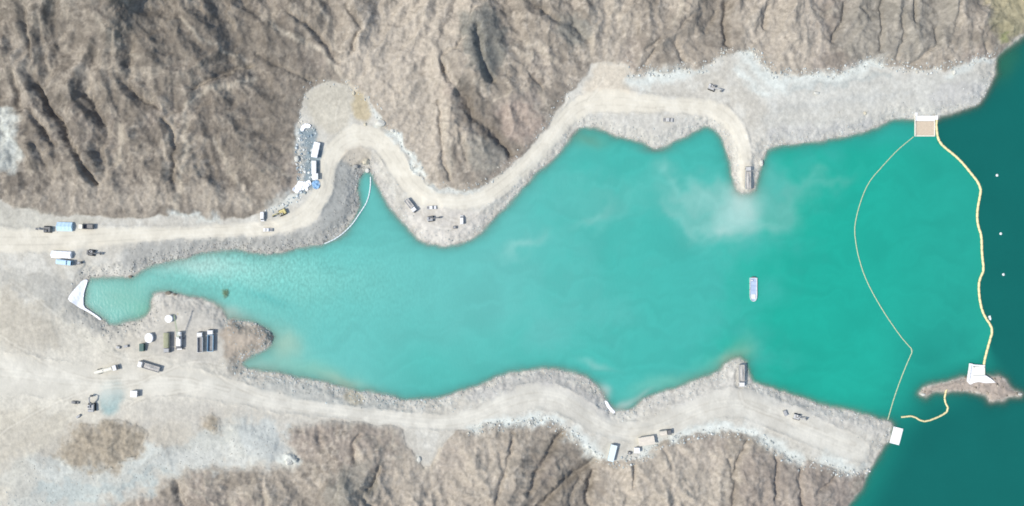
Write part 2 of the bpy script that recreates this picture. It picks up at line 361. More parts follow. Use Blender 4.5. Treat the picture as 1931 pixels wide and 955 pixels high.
lay(TAN, hillm * 0.55 * ss(0.1, 0.7, -n_mid + 0.35 * n_sm))
vein = np.clip(1 - 7 * np.abs(fbm(Uw / 130 + 7, Vw / 95 + 3, 3, 150, 0.55)), 0, 1)
lay(alb(203, 194, 179), hillm * (0.45 + 0.25 * (U < 640)) * vein ** 1.5 * ss(-0.4, 0.3, n_big))
# the darker massif at top left
left = ss(640, 520, U + 0.35 * (V - 150) + 30 * n_mid) * hillm * (V < 600)
lay(ROCK_D, left * 0.62 * (0.75 + 0.5 * ss(-0.5, 0.5, n_mid)))
blot2 = fbm(Uw / 38 + 9, Vw / 30 + 4, 4, 160, 0.6)
lay(ROCK_D * 0.86, left * 0.55 * ss(0.10, 0.30, blot2)); lay(alb(190, 181, 168), left * 0.38 * ss(0.12, 0.36, -blot2))
for p, k in [([(120,30),(330,10),(480,20),(560,60),(600,120),(520,150),(400,100),(300,110),(250,80),(160,60)],0.45), ([(230,40),(340,60),(420,110),(360,130),(270,110)],0.5), ([(170,150),(230,160),(290,200),(260,230),(180,200)],0.35), ([(360,190),(470,170),(560,200),(560,300),(470,330),(380,300)],0.35), ([(140,165),(180,170),(205,215),(170,215)],0.4), ([(480,140),(640,120),(630,170),(560,230),(480,240)],0.4)]:
    patch(p, ROCK_D * 0.92, 16, k, 5, hillm)
for p, k in [([(20,60),(45,70),(60,160),(40,230),(20,150)],0.35),([(140,110),(185,120),(190,170),(150,180)],0.5),([(190,330),(330,350),(330,400),(120,400),(60,390),(90,340)],0.35),([(340,330),(480,370),(470,405),(350,405)],0.4)]:
    patch(p, TAN, 12, k, 5, hillm)
# tan scree slope in the middle, mauve and grey bands right of it
patch([(665,60),(720,0),(900,-30),(890,60),(840,110),(835,170),(850,240),(830,340),(790,320),(740,245),(705,200),(690,175),(650,150),(640,100)], TAN, 16, 0.75, 4, hillm)
patch([(868,20),(935,10),(955,60),(950,120),(925,160),(890,130),(875,90)], ROCK_G * 0.85, 9, 0.8, 4, hillm)
patch([(858,135),(890,150),(925,195),(960,240),(992,282),(960,305),(915,275),(880,230),(862,180)], ROCK_D * .92, 8, 0.75, 3, hillm)
patch([(880,260),(930,255),(955,300),(930,335),(885,330)], ROCK_G, 8, 0.5, 3, hillm)
patch([(960,190),(1010,200),(1030,240),(990,280),(945,240),(935,215)], alb(180,164,154), 8, 0.6, 3, hillm)
patch([(1055,20),(1115,40),(1115,85),(1075,90),(1045,60)], ROCK_G * 0.9, 9, 0.65, 3, hillm)
patch([(985,0),(1060,0),(1060,30),(1000,25)], ROCK_D, 9, 0.6, 3, hillm)
patch([(1115,-20),(1190,-20),(1185,110),(1130,110)], TAN * 0.95, 14, 0.6, 3, hillm)
patch([(1320,-20),(1385,-10),(1378,85),(1340,110),(1310,60)], ROCK_D, 10, 0.5, 3, hillm)
patch([(1390,-20),(1560,-20),(1560,120),(1470,140),(1400,90)], TAN, 16, 0.5, 3, hillm)
patch([(1580,-20),(1830,-20),(1800,60),(1740,110),(1660,110),(1600,120),(1575,60)], ROCK_G, 14, 0.4, 4, hillm)
patch([(1855,-20),(1960,-30),(2010,0),(1930,68),(1895,88),(1875,60)], alb(178,172,138), 10, 0.7, 3, hillm)
patch([(1890,60),(1900,58),(1902,80),(1890,86)], alb(150,160,104), 4, 0.5, 3, hillm)
# south hill
patch([(780,800),(860,815),(960,830),(960,960),(760,980),(700,930),(740,860)], TAN, 16, 0.5, 4, hillm)
patch([(1150,870),(1240,840),(1380,830),(1380,980),(1130,980),(1140,900)], TAN, 14, 0.6, 4, hillm)
patch([(1020,830),(1070,820),(1110,850),(1125,870),(1110,960),(990,980),(1000,900)], ROCK_D, 12, 0.45, 4, hillm)  # dark tone paints in the shaded side of the gully
patch([(1400,830),(1500,880),(1620,900),(1590,980),(1380,980)], ROCK_M * 0.94, 12, 0.5, 4, hillm)
patch([(620,900),(680,860),(720,900),(700,980),(610,980)], ROCK_G, 10, 0.45, 4, hillm)
# pale chutes and paths down the slopes
VEIN = alb(212, 203, 188)
for p, wd, k in [([(478,150),(430,160),(385,172),(350,190),(346,215),(350,255),(350,300),(340,345),(330,392)],5,0.6), ([(340,35),(360,60),(392,80),(430,98),(470,120)],4,0.45), ([(495,30),(530,60),(575,78),(615,100),(640,140),(665,172)],5,0.6), ([(178,30),(200,60),(240,92),(262,110)],6,0.4),
  ([(400,262),(420,300),(452,352),(470,392)],5,0.45), ([(228,240),(230,270),(214,310)],6,0.5), ([(308,200),(330,220),(310,300),(322,340)],4,0.35), ([(650,150),(668,172),(690,178)],4,0.7), ([(700,175),(690,150),(665,140)],3,0.5), ([(600,0),(622,50),(632,90)],4,0.4), ([(840,195),(836,235),(850,285),(846,335)],4,0.4), ([(1125,10),(1120,60),(1112,110)],6,0.4), ([(1290,10),(1270,45)],4,0.5),
  ([(745,815),(745,845)],4,0.6), ([(830,846),(812,880),(800,890)],5,0.7), ([(700,910),(720,870),(755,862)],3,0.4)]:
    streak(p, VEIN, wd, k)
# benches, aprons and working platforms
patch([(1080,205),(1105,165),(1122,122),(1150,112),(1182,120),(1182,150),(1192,178),(1200,195)], alb(226,217,202), 8, 0.9, 2)
patch([(575,182),(592,162),(630,156),(662,165),(668,215),(660,240),(625,255),(596,240),(580,215)], alb(212,207,194), 8, 0.9, 2)
patch([(664,172),(688,178),(700,215),(690,232),(668,222)], alb(205,191,160), 5, 0.85, 1.5)
patch([(-260,560),(0,545),(60,560),(140,600),(200,650),(330,690),(420,690),(430,745),(330,760),(240,790),(120,800),(0,850),(-260,900)], DUST, 22, 0.75, 4)
patch([(0,540),(70,575),(125,620),(100,672),(20,670),(-40,600)], alb(196,190,178), 18, 0.7, 5)
for p_, w_, k_ in [([(140,770),(90,820),(40,880),(0,930)],10,.5), ([(100,790),(50,830),(0,870)],7,.45)]: streak(p_, alb(198,193,181), w_, k_)
for p_, w_, k_ in [([(130,790),(75,835),(25,900),(0,945)],6,.6), ([(20,520),(80,560),(150,625),(210,665)],10,.6), ([(0,800),(90,760),(160,725)],10,.5)]: streak(p_, alb(235,231,218), w_, k_)
patch([(0,505),(60,515),(130,520),(160,575),(200,612),(190,640),(120,600),(60,560),(0,530)], GRAVEL, 8, 0.9, 4)
patch([(0,385),(80,402),(180,412),(180,428),(80,432),(0,432),(-200,425),(-200,385)], alb(204,202,193), 8, 0.8, 2)
patch([(0,200),(30,215),(40,320),(10,330),(-40,300),(-40,210)], alb(220,228,226), 10, 0.6, 4)
# blue-grey broken rock, lower left
patch([(10,880),(60,860),(130,870),(210,880),(270,850),(330,830),(430,790),(520,800),(545,830),(540,870),(430,875),(340,890),(280,920),(200,955),(100,990),(0,970)], alb(203,210,208), 16, 0.55, 6)
patch([(60,905),(200,915),(300,880),(330,855),(300,900),(200,945),(80,955)], alb(190,204,206), 10, 0.5, 7)
patch([(0,860),(60,850),(100,880),(60,920),(0,960)], alb(206,203,194), 14, 0.5, 7)
patch([(280,870),(420,830),(520,860),(430,872),(330,890)], alb(222,224,220), 10, 0.6, 6)
patch([(440,790),(540,790),(545,870),(480,875)], alb(206,212,212), 10, 0.6, 5)
patch([(95,870),(125,825),(160,803),(222,794),(278,806),(270,848),(240,872),(190,890),(130,880)], BROWN, 12, 0.8, 5)
patch([(375,785),(400,780),(420,795),(412,815),(390,818),(376,805)], BROWN, 6, 0.85, 3)
patch([(240,760),(330,748),(420,760),(440,780),(330,800),(280,800)], alb(204,201,194), 12, 0.6, 4)
patch([(192,716),(228,714),(240,742),(222,776),(198,784),(182,755)], alb(164,195,198), 9, 0.95, 1.5)      # wet blue slurry
# peninsula
patch([(292,556),(350,562),(386,570),(415,590),(425,610),(420,690),(330,680),(262,640),(262,612),(288,590)], alb(208,205,199), 9, 0.7, 2)
patch([(420,605),(470,608),(508,626),(512,640),(500,660),(460,680),(425,690),(420,660)], alb(186,175,163), 6, 0.95, 2)
patch([(425,672),(450,675),(462,690),(455,708),(425,710)], alb(176,172,164), 5, 0.6, 2)
# grey tipped shingle below the roads
patch([(230,468),(330,448),(480,448),(560,440),(600,410),(622,360),(630,300),(655,282),(690,290),(680,330),(672,400),(640,446),(590,462),(520,475),(440,470),(350,482),(270,505),(225,515)], SHINGLE, 7, 0.85, 3)
patch([(625,300),(645,285),(668,300),(674,380),(650,430),(610,440),(600,420)], alb(166,170,170), 6, 0.6, 3)
patch([(636,286),(655,275),(695,276),(700,300),(680,315),(650,310)], alb(205,197,184), 6, 0.8, 2)
patch([(690,290),(720,330),(760,400),(790,440),(770,440),(735,395),(705,345)], alb(196,193,189), 6, 0.7, 3)
patch([(750,380),(800,395),(900,398),(935,400),(890,450),(835,460),(790,448)], alb(225,221,215), 8, 0.95, 2)
patch([(1445,150),(1560,150),(1700,140),(1870,130),(1868,165),(1845,192),(1770,216),(1660,235),(1445,278),(1440,230)], alb(211,212,208), 10, 0.7, 3)
patch([(1440,245),(1500,240),(1640,225),(1660,236),(1560,262),(1450,280)], alb(199,199,198), 7, 0.6, 3)
patch([(1740,165),(1860,150),(1850,190),(1770,214)], alb(206,206,205), 8, 0.7, 3)
patch([(1090,215),(1200,215),(1330,215),(1345,240),(1240,276),(1130,242)], alb(214,213,208), 7, 0.7, 2)
patch([(440,712),(560,722),(680,745),(760,760),(740,782),(640,770),(520,745)], alb(194,197,194), 8, 0.75, 4)
patch([(650,735),(690,743),(680,765),(655,762)], alb(192,182,158), 6, 0.6, 3)
patch([(860,745),(960,708),(1030,698),(1100,715),(1140,765),(1160,800),(1110,775),(1060,740),(980,735),(900,760)], alb(198,197,195), 8, 0.75, 4)
patch([(1160,785),(1240,748),(1350,706),(1385,682),(1405,690),(1410,730),(1500,752),(1660,795),(1680,800),(1660,830),(1500,775),(1400,745),(1260,770)], alb(213,211,206), 8, 0.75, 3)
patch([(1420,728),(1520,758),(1640,790),(1640,800),(1500,770),(1420,742)], alb(198,199,196), 6, 0.7, 3)
patch([(1374,236),(1400,226),(1442,262),(1432,315),(1424,358),(1390,358),(1382,318)], alb(226,223,215), 6, 0.8, 1.5)
# fresh pale cut rock along the foot of the slopes
for p, wd, k in [([(322,402),(360,408),(412,414)],6,0.7), ([(505,392),(540,380),(562,356)],9,0.6), ([(565,238),(562,270),(562,300)],6,0.5), ([(738,250),(760,278),(780,306),(796,334)],6,0.95), ([(800,352),(850,358),(900,358)],6,0.6),
  ([(1190,150),(1215,160),(1235,150)],9,0.8), ([(1230,142),(1255,150),(1290,140)],9,0.7), ([(1300,138),(1330,132)],6,0.7), ([(1408,105),(1425,130),(1440,150),(1465,158)],13,0.95), ([(1395,135),(1420,165),(1450,182)],10,0.8), ([(1210,155),(1250,148),(1290,140)],12,.6), ([(1470,152),(1520,146),(1570,148),(1640,122),(1665,118)],10,0.9), ([(1500,165),(1580,150),(1640,135)],10,0.5), ([(1790,140),(1840,122),(1858,118)],7,0.8), ([(1780,145),(1800,135)],6,0.5),
  ([(890,803),(950,797),(1020,788),(1055,794)],10,1.0), ([(1085,820),(1112,845),(1128,858)],11,0.95), ([(1238,832),(1215,852)],9,0.95), ([(1270,822),(1310,812),(1340,805)],8,0.85), ([(1340,805),(1400,806),(1425,815)],9,0.95), ([(1440,828),(1475,850),(1510,868)],10,0.9), ([(1560,862),(1585,870),(1592,880)],13,0.9), ([(1600,885),(1630,875)],8,0.5), ([(530,870),(548,872)],9,0.9), ([(787,864),(790,868)],4,0.9), ([(0,205),(12,230),(16,290)],7,0.45), ([(700,212),(712,236)],5,0.7), ([(60,875),(100,900),(130,880)],10,0.4), ([(250,875),(290,850)],8,0.5)]:
    streak(p, PALE, wd, k, 3.0)
for p_, k_, c_ in [([(1480,172),(1580,160),(1680,140)],.5,alb(190,198,198)), ([(1500,185),(1620,172),(1760,150)],.35,alb(228,228,222)), ([(1460,205),(1600,190),(1720,175)],.35,alb(196,199,198)), ([(1470,225),(1600,212),(1700,200)],.35,alb(228,226,218)), ([(1560,250),(1640,235)],.4,alb(186,188,190))]: streak(p_, c_, 5, k_, 3)
for p in [[(565,240),(580,235),(602,265),(604,350),(585,360),(572,340),(578,300)]]:
    patch(p, alb(140,162,176), 6, 0.85, 3)
patch([(-60,760),(60,770),(140,800),(110,860),(40,850),(-60,900)], alb(205,199,186), 16, 0.55, 6)
patch([(250,800),(330,800),(380,820),(330,840),(280,850)], alb(209,202,189), 14, 0.6, 6)
# carriageways, with wheel tracks and graded dust
worn = ss(5, -5, rd_n + 3 * n_sm) * (sd_land > 2)
lay(ROAD, worn * (0.92 - 0.10 * ss(0, 0.7, n_mid)))
soft_s = 7 + 34 * ss(480, 330, U)
worn_s = ss(1, -1, (rd_s + 4 * n_sm) / soft_s) * (sd_land > 2) * (sd_hill < 3)
grade_s = np.clip(0.85 - 0.22 * ss(880, 1100, U) + 0.12 * n_mid, 0, 1)
lay(np.asarray(alb(229, 227, 219), f32), worn_s * grade_s)
for rc, rr, mk in ((rc_n, rd_n, worn), (rc_s, rd_s, worn_s)):
    t = np.exp(-((rc - 4.5) / 1.6) ** 2) + 0.7 * np.exp(-((rc - 10) / 1.6) ** 2)
    lay(alb(243, 240, 230), mk * t * 0.5 * ss(-0.5, 0.4, n_mid)); lay(alb(204, 199, 188), mk * 0.45 * np.exp(-((rc - 7.2) / 1.2) ** 2) * ss(-0.3, 0.5, -n_mid))
# paired wheel tracks across the yards
for pts in ([(430,735),(340,712),(260,712),(190,722),(110,700),(30,650),(-60,600)], [(420,690),(380,680),(330,690),(290,712),(240,728),(150,740),(40,790),(-40,850)], [(330,680),(300,672),(250,680),(200,668),(150,630),(90,580),(20,530)], [(410,672),(400,700),(440,728),(500,752)], [(240,770),(260,752),(300,745),(380,735)], [(800,385),(830,405),(860,420),(890,415),(915,385)], [(790,380),(800,410),(820,430),(850,432)], [(1395,740),(1400,760),(1430,775),(1520,805),(1610,838)], [(1240,205),(1300,212),(1345,222)], [(1110,190),(1130,165),(1140,140)], [(640,250),(630,220),(640,190)]):
    q_ = smooth_line(pts, 3); sl = window(q_, 14); d_ = dist_line(U[sl] + .5 * warp_u[sl], V[sl] + .5 * warp_v[sl], q_)
    tr = (np.exp(-((d_ - 3.4) / 1.2) ** 2)) * ss(0.5, -0.4, n_mid[sl]) * (sd_hill[sl] < 0)
    lay_at(sl, alb(196, 190, 178), 0.42 * tr); lay_at(sl, alb(242, 238, 228), 0.30 * np.exp(-(d_ / 1.5) ** 2) * (sd_hill[sl] < 0))
# wet, darker edge along the waterline
lay(alb(140, 138, 130), 0.4 * ss(4, -1, sd_land + 2.0 * n_sm) * (sd_land > -40))
lay(alb(150, 140, 128), 0.9 * ss(2, -3, sd_isl) * 0)
isl = (sd_isl > -25) & (U > 1600) & (V > 660)
lay(alb(190, 176, 166), isl * ss(-2, 4, sd_isl) * 0.9)
lay(alb(166, 156, 138), 0.9 * ss(-1, -8, sd_land))
# fine breakup of every loose surface
loose = 1 - hillm
brk = 1 + loose * (1 - 0.75 * on_road) * 0.11 * n_sm + 0.05 * loose * ss(-0.2, 0.6, n_mid) + hillm * 0.21 * n_sm + 0.05 * n_mid
col *= brk[..., None]
col = np.clip(col, 0.01, 0.82)

# ------------------------------------------------------------------ materials
def mat(name, base=(0.5, 0.5, 0.5), rough=0.6, metal=0.0, spec=0.3, noise=0.0, nscale=3.0, bump=0.0, bscale=8.0):
    m = bpy.data.materials.new(name); m.use_nodes = True
    n = m.node_tree.nodes; l = m.node_tree.links; b = n['Principled BSDF']
    b.inputs['Roughness'].default_value = rough; b.inputs['Metallic'].default_value = metal; b.inputs['Specular IOR Level'].default_value = spec
    b.inputs['Base Color'].default_value = (*base, 1)
    tc = n.new('ShaderNodeTexCoord')
    if noise > 0:
        t = n.new('ShaderNodeTexNoise'); t.inputs['Scale'].default_value = nscale; t.inputs['Detail'].default_value = 4
        l.new(tc.outputs['Object'], t.inputs['Vector'])
        mr = n.new('ShaderNodeMapRange'); mr.inputs[1].default_value = 0.25; mr.inputs[2].default_value = 0.75; mr.inputs[3].default_value = 1 - noise; mr.inputs[4].default_value = 1 + noise * 0.6
        l.new(t.outputs[0], mr.inputs[0])
        mx = n.new('ShaderNodeMix'); mx.data_type = 'RGBA'; mx.blend_type = 'MULTIPLY'; mx.inputs[0].default_value = 1
        mx.inputs[6].default_value = (*base, 1); l.new(mr.outputs[0], mx.inputs[7]); l.new(mx.outputs[2], b.inputs['Base Color'])
    if bump > 0:
        t = n.new('ShaderNodeTexNoise'); t.inputs['Scale'].default_value = bscale; t.inputs['Detail'].default_value = 4
        l.new(tc.outputs['Object'], t.inputs['Vector'])
        bp = n.new('ShaderNodeBump'); bp.inputs['Strength'].default_value = bump; bp.inputs['Distance'].default_value = 0.3
        l.new(t.outputs[0], bp.inputs['Height']); l.new(bp.outputs[0], b.inputs['Normal'])
    return m
def ground_mat(name, fine, fscale, bump, bdist, bscale):
    m = bpy.data.materials.new(name); m.use_nodes = True
    n = m.node_tree.nodes; l = m.node_tree.links; b = n['Principled BSDF']
    b.inputs['Roughness'].default_value = 0.95; b.inputs['Specular IOR Level'].default_value = 0.12
    a = n.new('ShaderNodeAttribute'); a.attribute_name = 'Col'
    tc = n.new('ShaderNodeTexCoord')
    t = n.new('ShaderNodeTexNoise'); t.inputs['Scale'].default_value = fscale; t.inputs['Detail'].default_value = 6; t.inputs['Roughness'].default_value = 0.65
    l.new(tc.outputs['Object'], t.inputs['Vector'])
    mr = n.new('ShaderNodeMapRange'); mr.inputs[1].default_value = 0.3; mr.inputs[2].default_value = 0.7; mr.inputs[3].default_value = 1 - fine; mr.inputs[4].default_value = 1 + fine
    l.new(t.outputs[0], mr.inputs[0])
    mx = n.new('ShaderNodeMix'); mx.data_type = 'RGBA'; mx.blend_type = 'MULTIPLY'; mx.inputs[0].default_value = 1
    l.new(a.outputs['Color'], mx.inputs[6]); l.new(mr.outputs[0], mx.inputs[7]); l.new(mx.outputs[2], b.inputs['Base Color'])
    v = n.new('ShaderNodeTexVoronoi'); v.inputs['Scale'].default_value = bscale; l.new(tc.outputs['Object'], v.inputs['Vector'])
    ad = n.new('ShaderNodeMath'); ad.operation = 'ADD'; l.new(v.outputs['Distance'], ad.inputs[0]); l.new(t.outputs[0], ad.inputs[1])
    bp = n.new('ShaderNodeBump'); bp.inputs['Strength'].default_value = bump; bp.inputs['Distance'].default_value = bdist
    l.new(ad.outputs[0], bp.inputs['Height']); l.new(bp.outputs[0], b.inputs['Normal'])
    return m
M_ROCK = ground_mat('weathered_rock', 0.13, 0.3, 0.35, 0.45, 0.5)
M_GRAVEL = ground_mat('broken_stone', 0.08, 0.5, 0.3, 0.25, 0.8)
M_ROAD = ground_mat('graded_dust', 0.04, 0.25, 0.25, 0.2, 0.8)

def tag(o, label=None, cat=None, group=None, kind=None):
    if label: o['label'] = label
    if cat: o['category'] = cat
    if group: o['group'] = group
    if kind: o['kind'] = kind
    return o
def quad_mesh(name, P, quads, colour, material, smooth=True, extra=None):
    used = np.unique(quads); remap = np.zeros(len(P), np.int32); remap[used] = np.arange(len(used))
    q = remap[quads]; p = P[used]
    me = bpy.data.meshes.new(name)
    me.vertices.add(len(p)); me.vertices.foreach_set('co', p.astype(f32).ravel())
    me.loops.add(q.size); me.loops.foreach_set('vertex_index', q.astype(np.int32).ravel())
    me.polygons.add(len(q)); me.polygons.foreach_set('loop_start', np.arange(0, q.size, 4, dtype=np.int32))
    me.polygons.foreach_set('use_smooth', np.full(len(q), smooth))
    me.update(calc_edges=True)
    at = me.attributes.new('Col', 'FLOAT_COLOR', 'POINT')
    at.data.foreach_set('color', np.column_stack([colour[used], np.ones(len(used))]).astype(f32).ravel())
    if extra is not None:
        for k, vals in extra.items():
            a2 = me.attributes.new(k, 'FLOAT', 'POINT'); a2.data.foreach_set('value', vals[used].astype(f32).ravel())
    me.materials.append(material)
    o = bpy.data.objects.new(name, me); COL.objects.link(o)
    return o

# ------------------------------------------------------------------ the land, split by what it is
nv, nu = U.shape
idx = np.arange(nv * nu).reshape(nv, nu)
Q = np.stack([idx[1:, :-1], idx[1:, 1:], idx[:-1, 1:], idx[:-1, :-1]], -1).reshape(-1, 4)
def qm(A): return (0.25 * (A[1:, :-1] + A[1:, 1:] + A[:-1, 1:] + A[:-1, :-1])).ravel()
q_land, q_nh, q_sh, q_rn, q_rs, q_h, q_isl, q_u, q_v = [qm(A) for A in (sd_land, sd_nh, sd_sh, rd_n, rd_s, h, sd_isl, U, V)]
cls = np.zeros(len(Q), np.int8)
cls[:] = 1                                                        # ground
cls[(q_land < 24)] = 2                                            # bank
cls[(q_rn < 2) & (q_land > 6)] = 3
cls[(q_rs < 3) & (q_land > 6)] = 4
q_kn = qm(sd_kn); cls[q_nh > 0] = 5; cls[q_sh > 0] = 6; cls[(q_kn > 0) & (q_u < 330)] = 8; cls[(q_kn > 0) & (q_u >= 330)] = 9
cls[(q_u > 1640) & (q_v > 655) & (q_v < 820) & (q_isl > -60) & (q_isl > -np.abs(q_land) - 60) & (q_u - 1690 > 0)] = 7
cls[(q_land < -34)] = 0
P3 = np.stack([X, Y, Z], -1).reshape(-1, 3); C3 = col.reshape(-1, 3)
south = q_v > 640 - 0.0 * q_u
def land(name, m, material, label, cat):
    if not m.any(): return None
    return tag(quad_mesh(name, P3, Q[m], C3, material), label, cat, kind='structure')
land('ground', cls == 1, M_GRAVEL, 'pale dusty working ground and benches around the bay', 'ground')
land('shore_bank', (cls == 2) & (q_v < 545 + 0.25 * np.clip(q_u - 160, 0, 120)) , M_GRAVEL, 'stony bank of tipped grey gravel along the upper shore', 'bank')
land('shore_bank', (cls == 2) & ~(q_v < 545 + 0.25 * np.clip(q_u - 160, 0, 120)), M_GRAVEL, 'stony bank of tipped gravel along the lower shore and peninsula', 'bank')
land('road', cls == 3, M_ROAD, 'pale beige haul road winding along the upper shore out to the pier', 'road')
land('road', cls == 4, M_ROAD, 'pale haul road along the foot of the lower hillside', 'road')
land('hillside', cls == 5, M_ROCK, 'bare brown grey rocky hillside above the upper shore', 'hillside')
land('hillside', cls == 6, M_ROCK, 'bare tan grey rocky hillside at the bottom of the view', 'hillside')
land('mound', cls == 8, M_ROCK, 'large brown earth mound in the lower left beside the blue grey rubble', 'mound')
land('mound', cls == 9, M_ROCK, 'small brown earth mound below the lower road', 'mound')
land('island', cls == 7, M_GRAVEL, 'low narrow brown rock islet in the dark water at lower right', 'island')

# ------------------------------------------------------------------ water, coloured by the silt it carries
wu = far_grid(-230, 2160, 4.0); wv = far_grid(-180, 1140, 4.0)
WU, WV = np.meshgrid(wu, wv)
a1 = fbm(WU / 90, WV / 90, 4, 200, 0.55); a2 = fbm(WU / 90 + 31, WV / 90 + 17, 4, 210, 0.55)
wc = np.empty(WU.shape + (3,), f32)
def wlay(c, m): wc[...] = wc * (1 - m[..., None]) + np.asarray(c, f32) * m[..., None]
tealL = alb(117, 200, 192); tealM = alb(104, 195, 189); tealC = alb(74, 187, 177); tealR = alb(36, 177, 158); tealB = alb(42, 168, 152); deep = alb(19, 111, 105); silt = alb(170, 217, 211); mud = alb(176, 198, 176)
wc[...] = tealM
wlay(tealL, ss(700, 330, WU + 50 * a1)); wlay(tealC, ss(880, 1250, WU + 60 * a1 - 0.25 * (WV - 480))); wlay(tealC, 0.6 * ss(560, 720, WV + 30 * a1) * ss(650, 820, WU)); wlay(tealR, ss(1330, 1570, WU + 60 * a1 + 0.3 * (WV - 450))); wlay(tealB, ss(1600, 1830, WU + 20 * a2) * 0.8)
wlay(alb(52, 172, 162), 0.7 * ss(300, 250, WV + 10 * a1) * ss(1440, 1500, WU) * ss(1800, 1700, WU))
def cloud(u, v, ru, rv, ang, c, k, rag=26, p=2.0):
    x = WU + rag * a1 - u; y = WV + rag * a2 - v; ca, sa = math.cos(math.radians(ang)), math.sin(math.radians(ang))
    r = np.sqrt(((x * ca + y * sa) / ru) ** 2 + ((-x * sa + y * ca) / rv) ** 2)
    wlay(c, k * np.exp(-r ** p))
cloud(1404, 374, 22, 20, 0, alb(192,227,221), 0.85, 10); cloud(1352, 400, 62, 46, 25, silt, 0.55, 34); cloud(1384, 402, 46, 36, 0, alb(168,217,211), 0.92, 24); cloud(1402, 380, 26, 24, 0, alb(186,224,218), 0.85, 12); cloud(1360, 434, 30, 13, 12, silt, 0.85, 16); cloud(1300, 360, 55, 24, 10, silt, 0.34, 34); cloud(1280, 400, 40, 12, 30, silt, 0.22, 34)
cloud(1480, 365, 46, 40, 40, silt, 0.26, 34); cloud(1440, 420, 50, 14, -20, silt, 0.25, 30); cloud(1545, 340, 50, 14, -10, silt, 0.12, 34); cloud(1160, 380, 90, 30, 10, silt, 0.12, 40)
cloud(985, 462, 45, 10, -20, silt, 0.35, 18); cloud(1120, 400, 40, 8, -30, silt, 0.2, 18)
cloud(440, 500, 150, 28, 6, alb(166,216,208), 0.75, 14); cloud(540, 520, 120, 40, 10, alb(132,208,198), 0.6, 18); cloud(370, 494, 70, 16, 4, alb(176,214,206), 0.6, 10); cloud(620, 520, 160, 60, 0, alb(118,202,194), 0.4)
cloud(350, 535, 80, 13, 12, alb(104,186,178), 0.75, 8); cloud(500, 560, 45, 9, 22, alb(92,186,182), 0.7, 10)
cloud(230, 565, 62, 44, 0, alb(108,182,168), 0.92, 8); cloud(270, 588, 22, 18, 0, alb(112,194,168), 0.6, 8); cloud(420, 590, 50, 12, 14, alb(176,192,182), 0.7, 8)
cloud(540, 650, 40, 30, 20, mud, 0.6, 12); cloud(500, 690, 50, 14, 5, alb(150,190,178), 0.7, 8); cloud(600, 705, 70, 20, 12, alb(140,196,176), 0.55, 12); cloud(650, 720, 45, 10, 12, mud, 0.55, 8)
cloud(1380, 675, 34, 12, -35, mud, 0.55, 10); cloud(1290, 715, 80, 16, -22, alb(130,200,180), 0.5, 14); cloud(1400, 655, 14, 26, 10, alb(120,190,165), 0.45, 10); cloud(1230, 730, 60, 14, -20, alb(120,200,186), 0.4, 14); cloud(1130, 690, 26, 6, 10, silt, 0.35, 8); cloud(1135, 740, 12, 10, 40, alb(200,228,224), 0.75, 8); cloud(1170, 768, 26, 8, -20, alb(190,222,216), 0.75, 8); cloud(1205, 752, 26, 5, -28, alb(176,218,210), 0.6, 8)
cloud(1110, 262, 40, 14, 5, alb(112,160,140), 0.6, 8); cloud(1235, 285, 30, 7, 0, alb(120,150,142), 0.5, 5)
# outer lake beyond the curtain
OUT = [(1931,66),(1880,108),(1874,140),(1850,190),(1768,222),(1765,240),(1769,268),(1788,284),(1807,299),(1826,321),(1851,353),(1846,375),(1842,400),(1843,425),(1851,444),(1851,480),(1856,513),(1845,527),(1846,563),(1854,595),(1873,620),(1867,639),(1856,690),
 (1826,700),(1780,726),(1745,738),(1712,764),(1676,795),(1640,880),(1597,955),(1300,5200),(5200,5200),(5200,-5200),(2300,-200)]
d_out = sdf(WU, WV, OUT)
soft = 2.5 + 70 * ss(640, 720, WV)
wlay(deep, np.where(WV < 1e9, ss(-1, 1, d_out / soft), 0))
wlay(alb(30,138,128), 0.5 * ss(560, 700, WV) * ss(1640, 1760, WU) * ss(0, -60, d_out))
cloud(1890, 115, 26, 40, 30, alb(52,120,96), 0.7, 10)
fil = ridged((WU + 30 * a1) / 120, (WV + 30 * a2) / 34, 4, 220, 0.55)
wc *= (1 + 0.03 * a1 + 0.02 * a2 + 0.05 * (fil - 0.8) * ss(0, 40, -d_out))[..., None]
depth = -sample(c_land, WU + 0.7 * 3.2 * fbm(WU / 34, WV / 34, 4, 1, 0.6), WV + 0.7 * 3.2 * fbm(WU / 34 + 50, WV / 34 + 50, 4, 5, 0.6)) * 0.09
alpha = np.clip(1 - np.exp(-np.maximum(depth, 0) / 0.62), 0.0, 1) * 0.97 + 0.03
shelf = np.exp(-(((WU - 430) / 160) ** 2 + ((WV - 500) / 50) ** 2)) + 0.5 * np.exp(-(((WU - 600) / 200) ** 2 + ((WV - 540) / 80) ** 2))
PW = np.stack([(WU - CU) * S, -(WV - CV) * S, np.zeros_like(WU)], -1).reshape(-1, 3)
m = bpy.data.materials.new('silty_water'); m.use_nodes = True
n = m.node_tree.nodes; l = m.node_tree.links; b = n['Principled BSDF']
b.inputs['Roughness'].default_value = 0.24; b.inputs['IOR'].default_value = 1.333; b.inputs['Specular IOR Level'].default_value = 0.5
at = n.new('ShaderNodeAttribute'); at.attribute_name = 'Col'; aa = n.new('ShaderNodeAttribute'); aa.attribute_name = 'clarity'; sh = n.new('ShaderNodeAttribute'); sh.attribute_name = 'shelf'
tc = n.new('ShaderNodeTexCoord'); mp = n.new('ShaderNodeMapping'); mp.inputs['Scale'].default_value = (1.0, 0.55, 1); l.new(tc.outputs['Object'], mp.inputs[0])
t1 = n.new('ShaderNodeTexNoise'); t1.inputs['Scale'].default_value = 0.75; t1.inputs['Detail'].default_value = 5; t1.inputs['Roughness'].default_value = 0.6; l.new(mp.outputs[0], t1.inputs['Vector'])
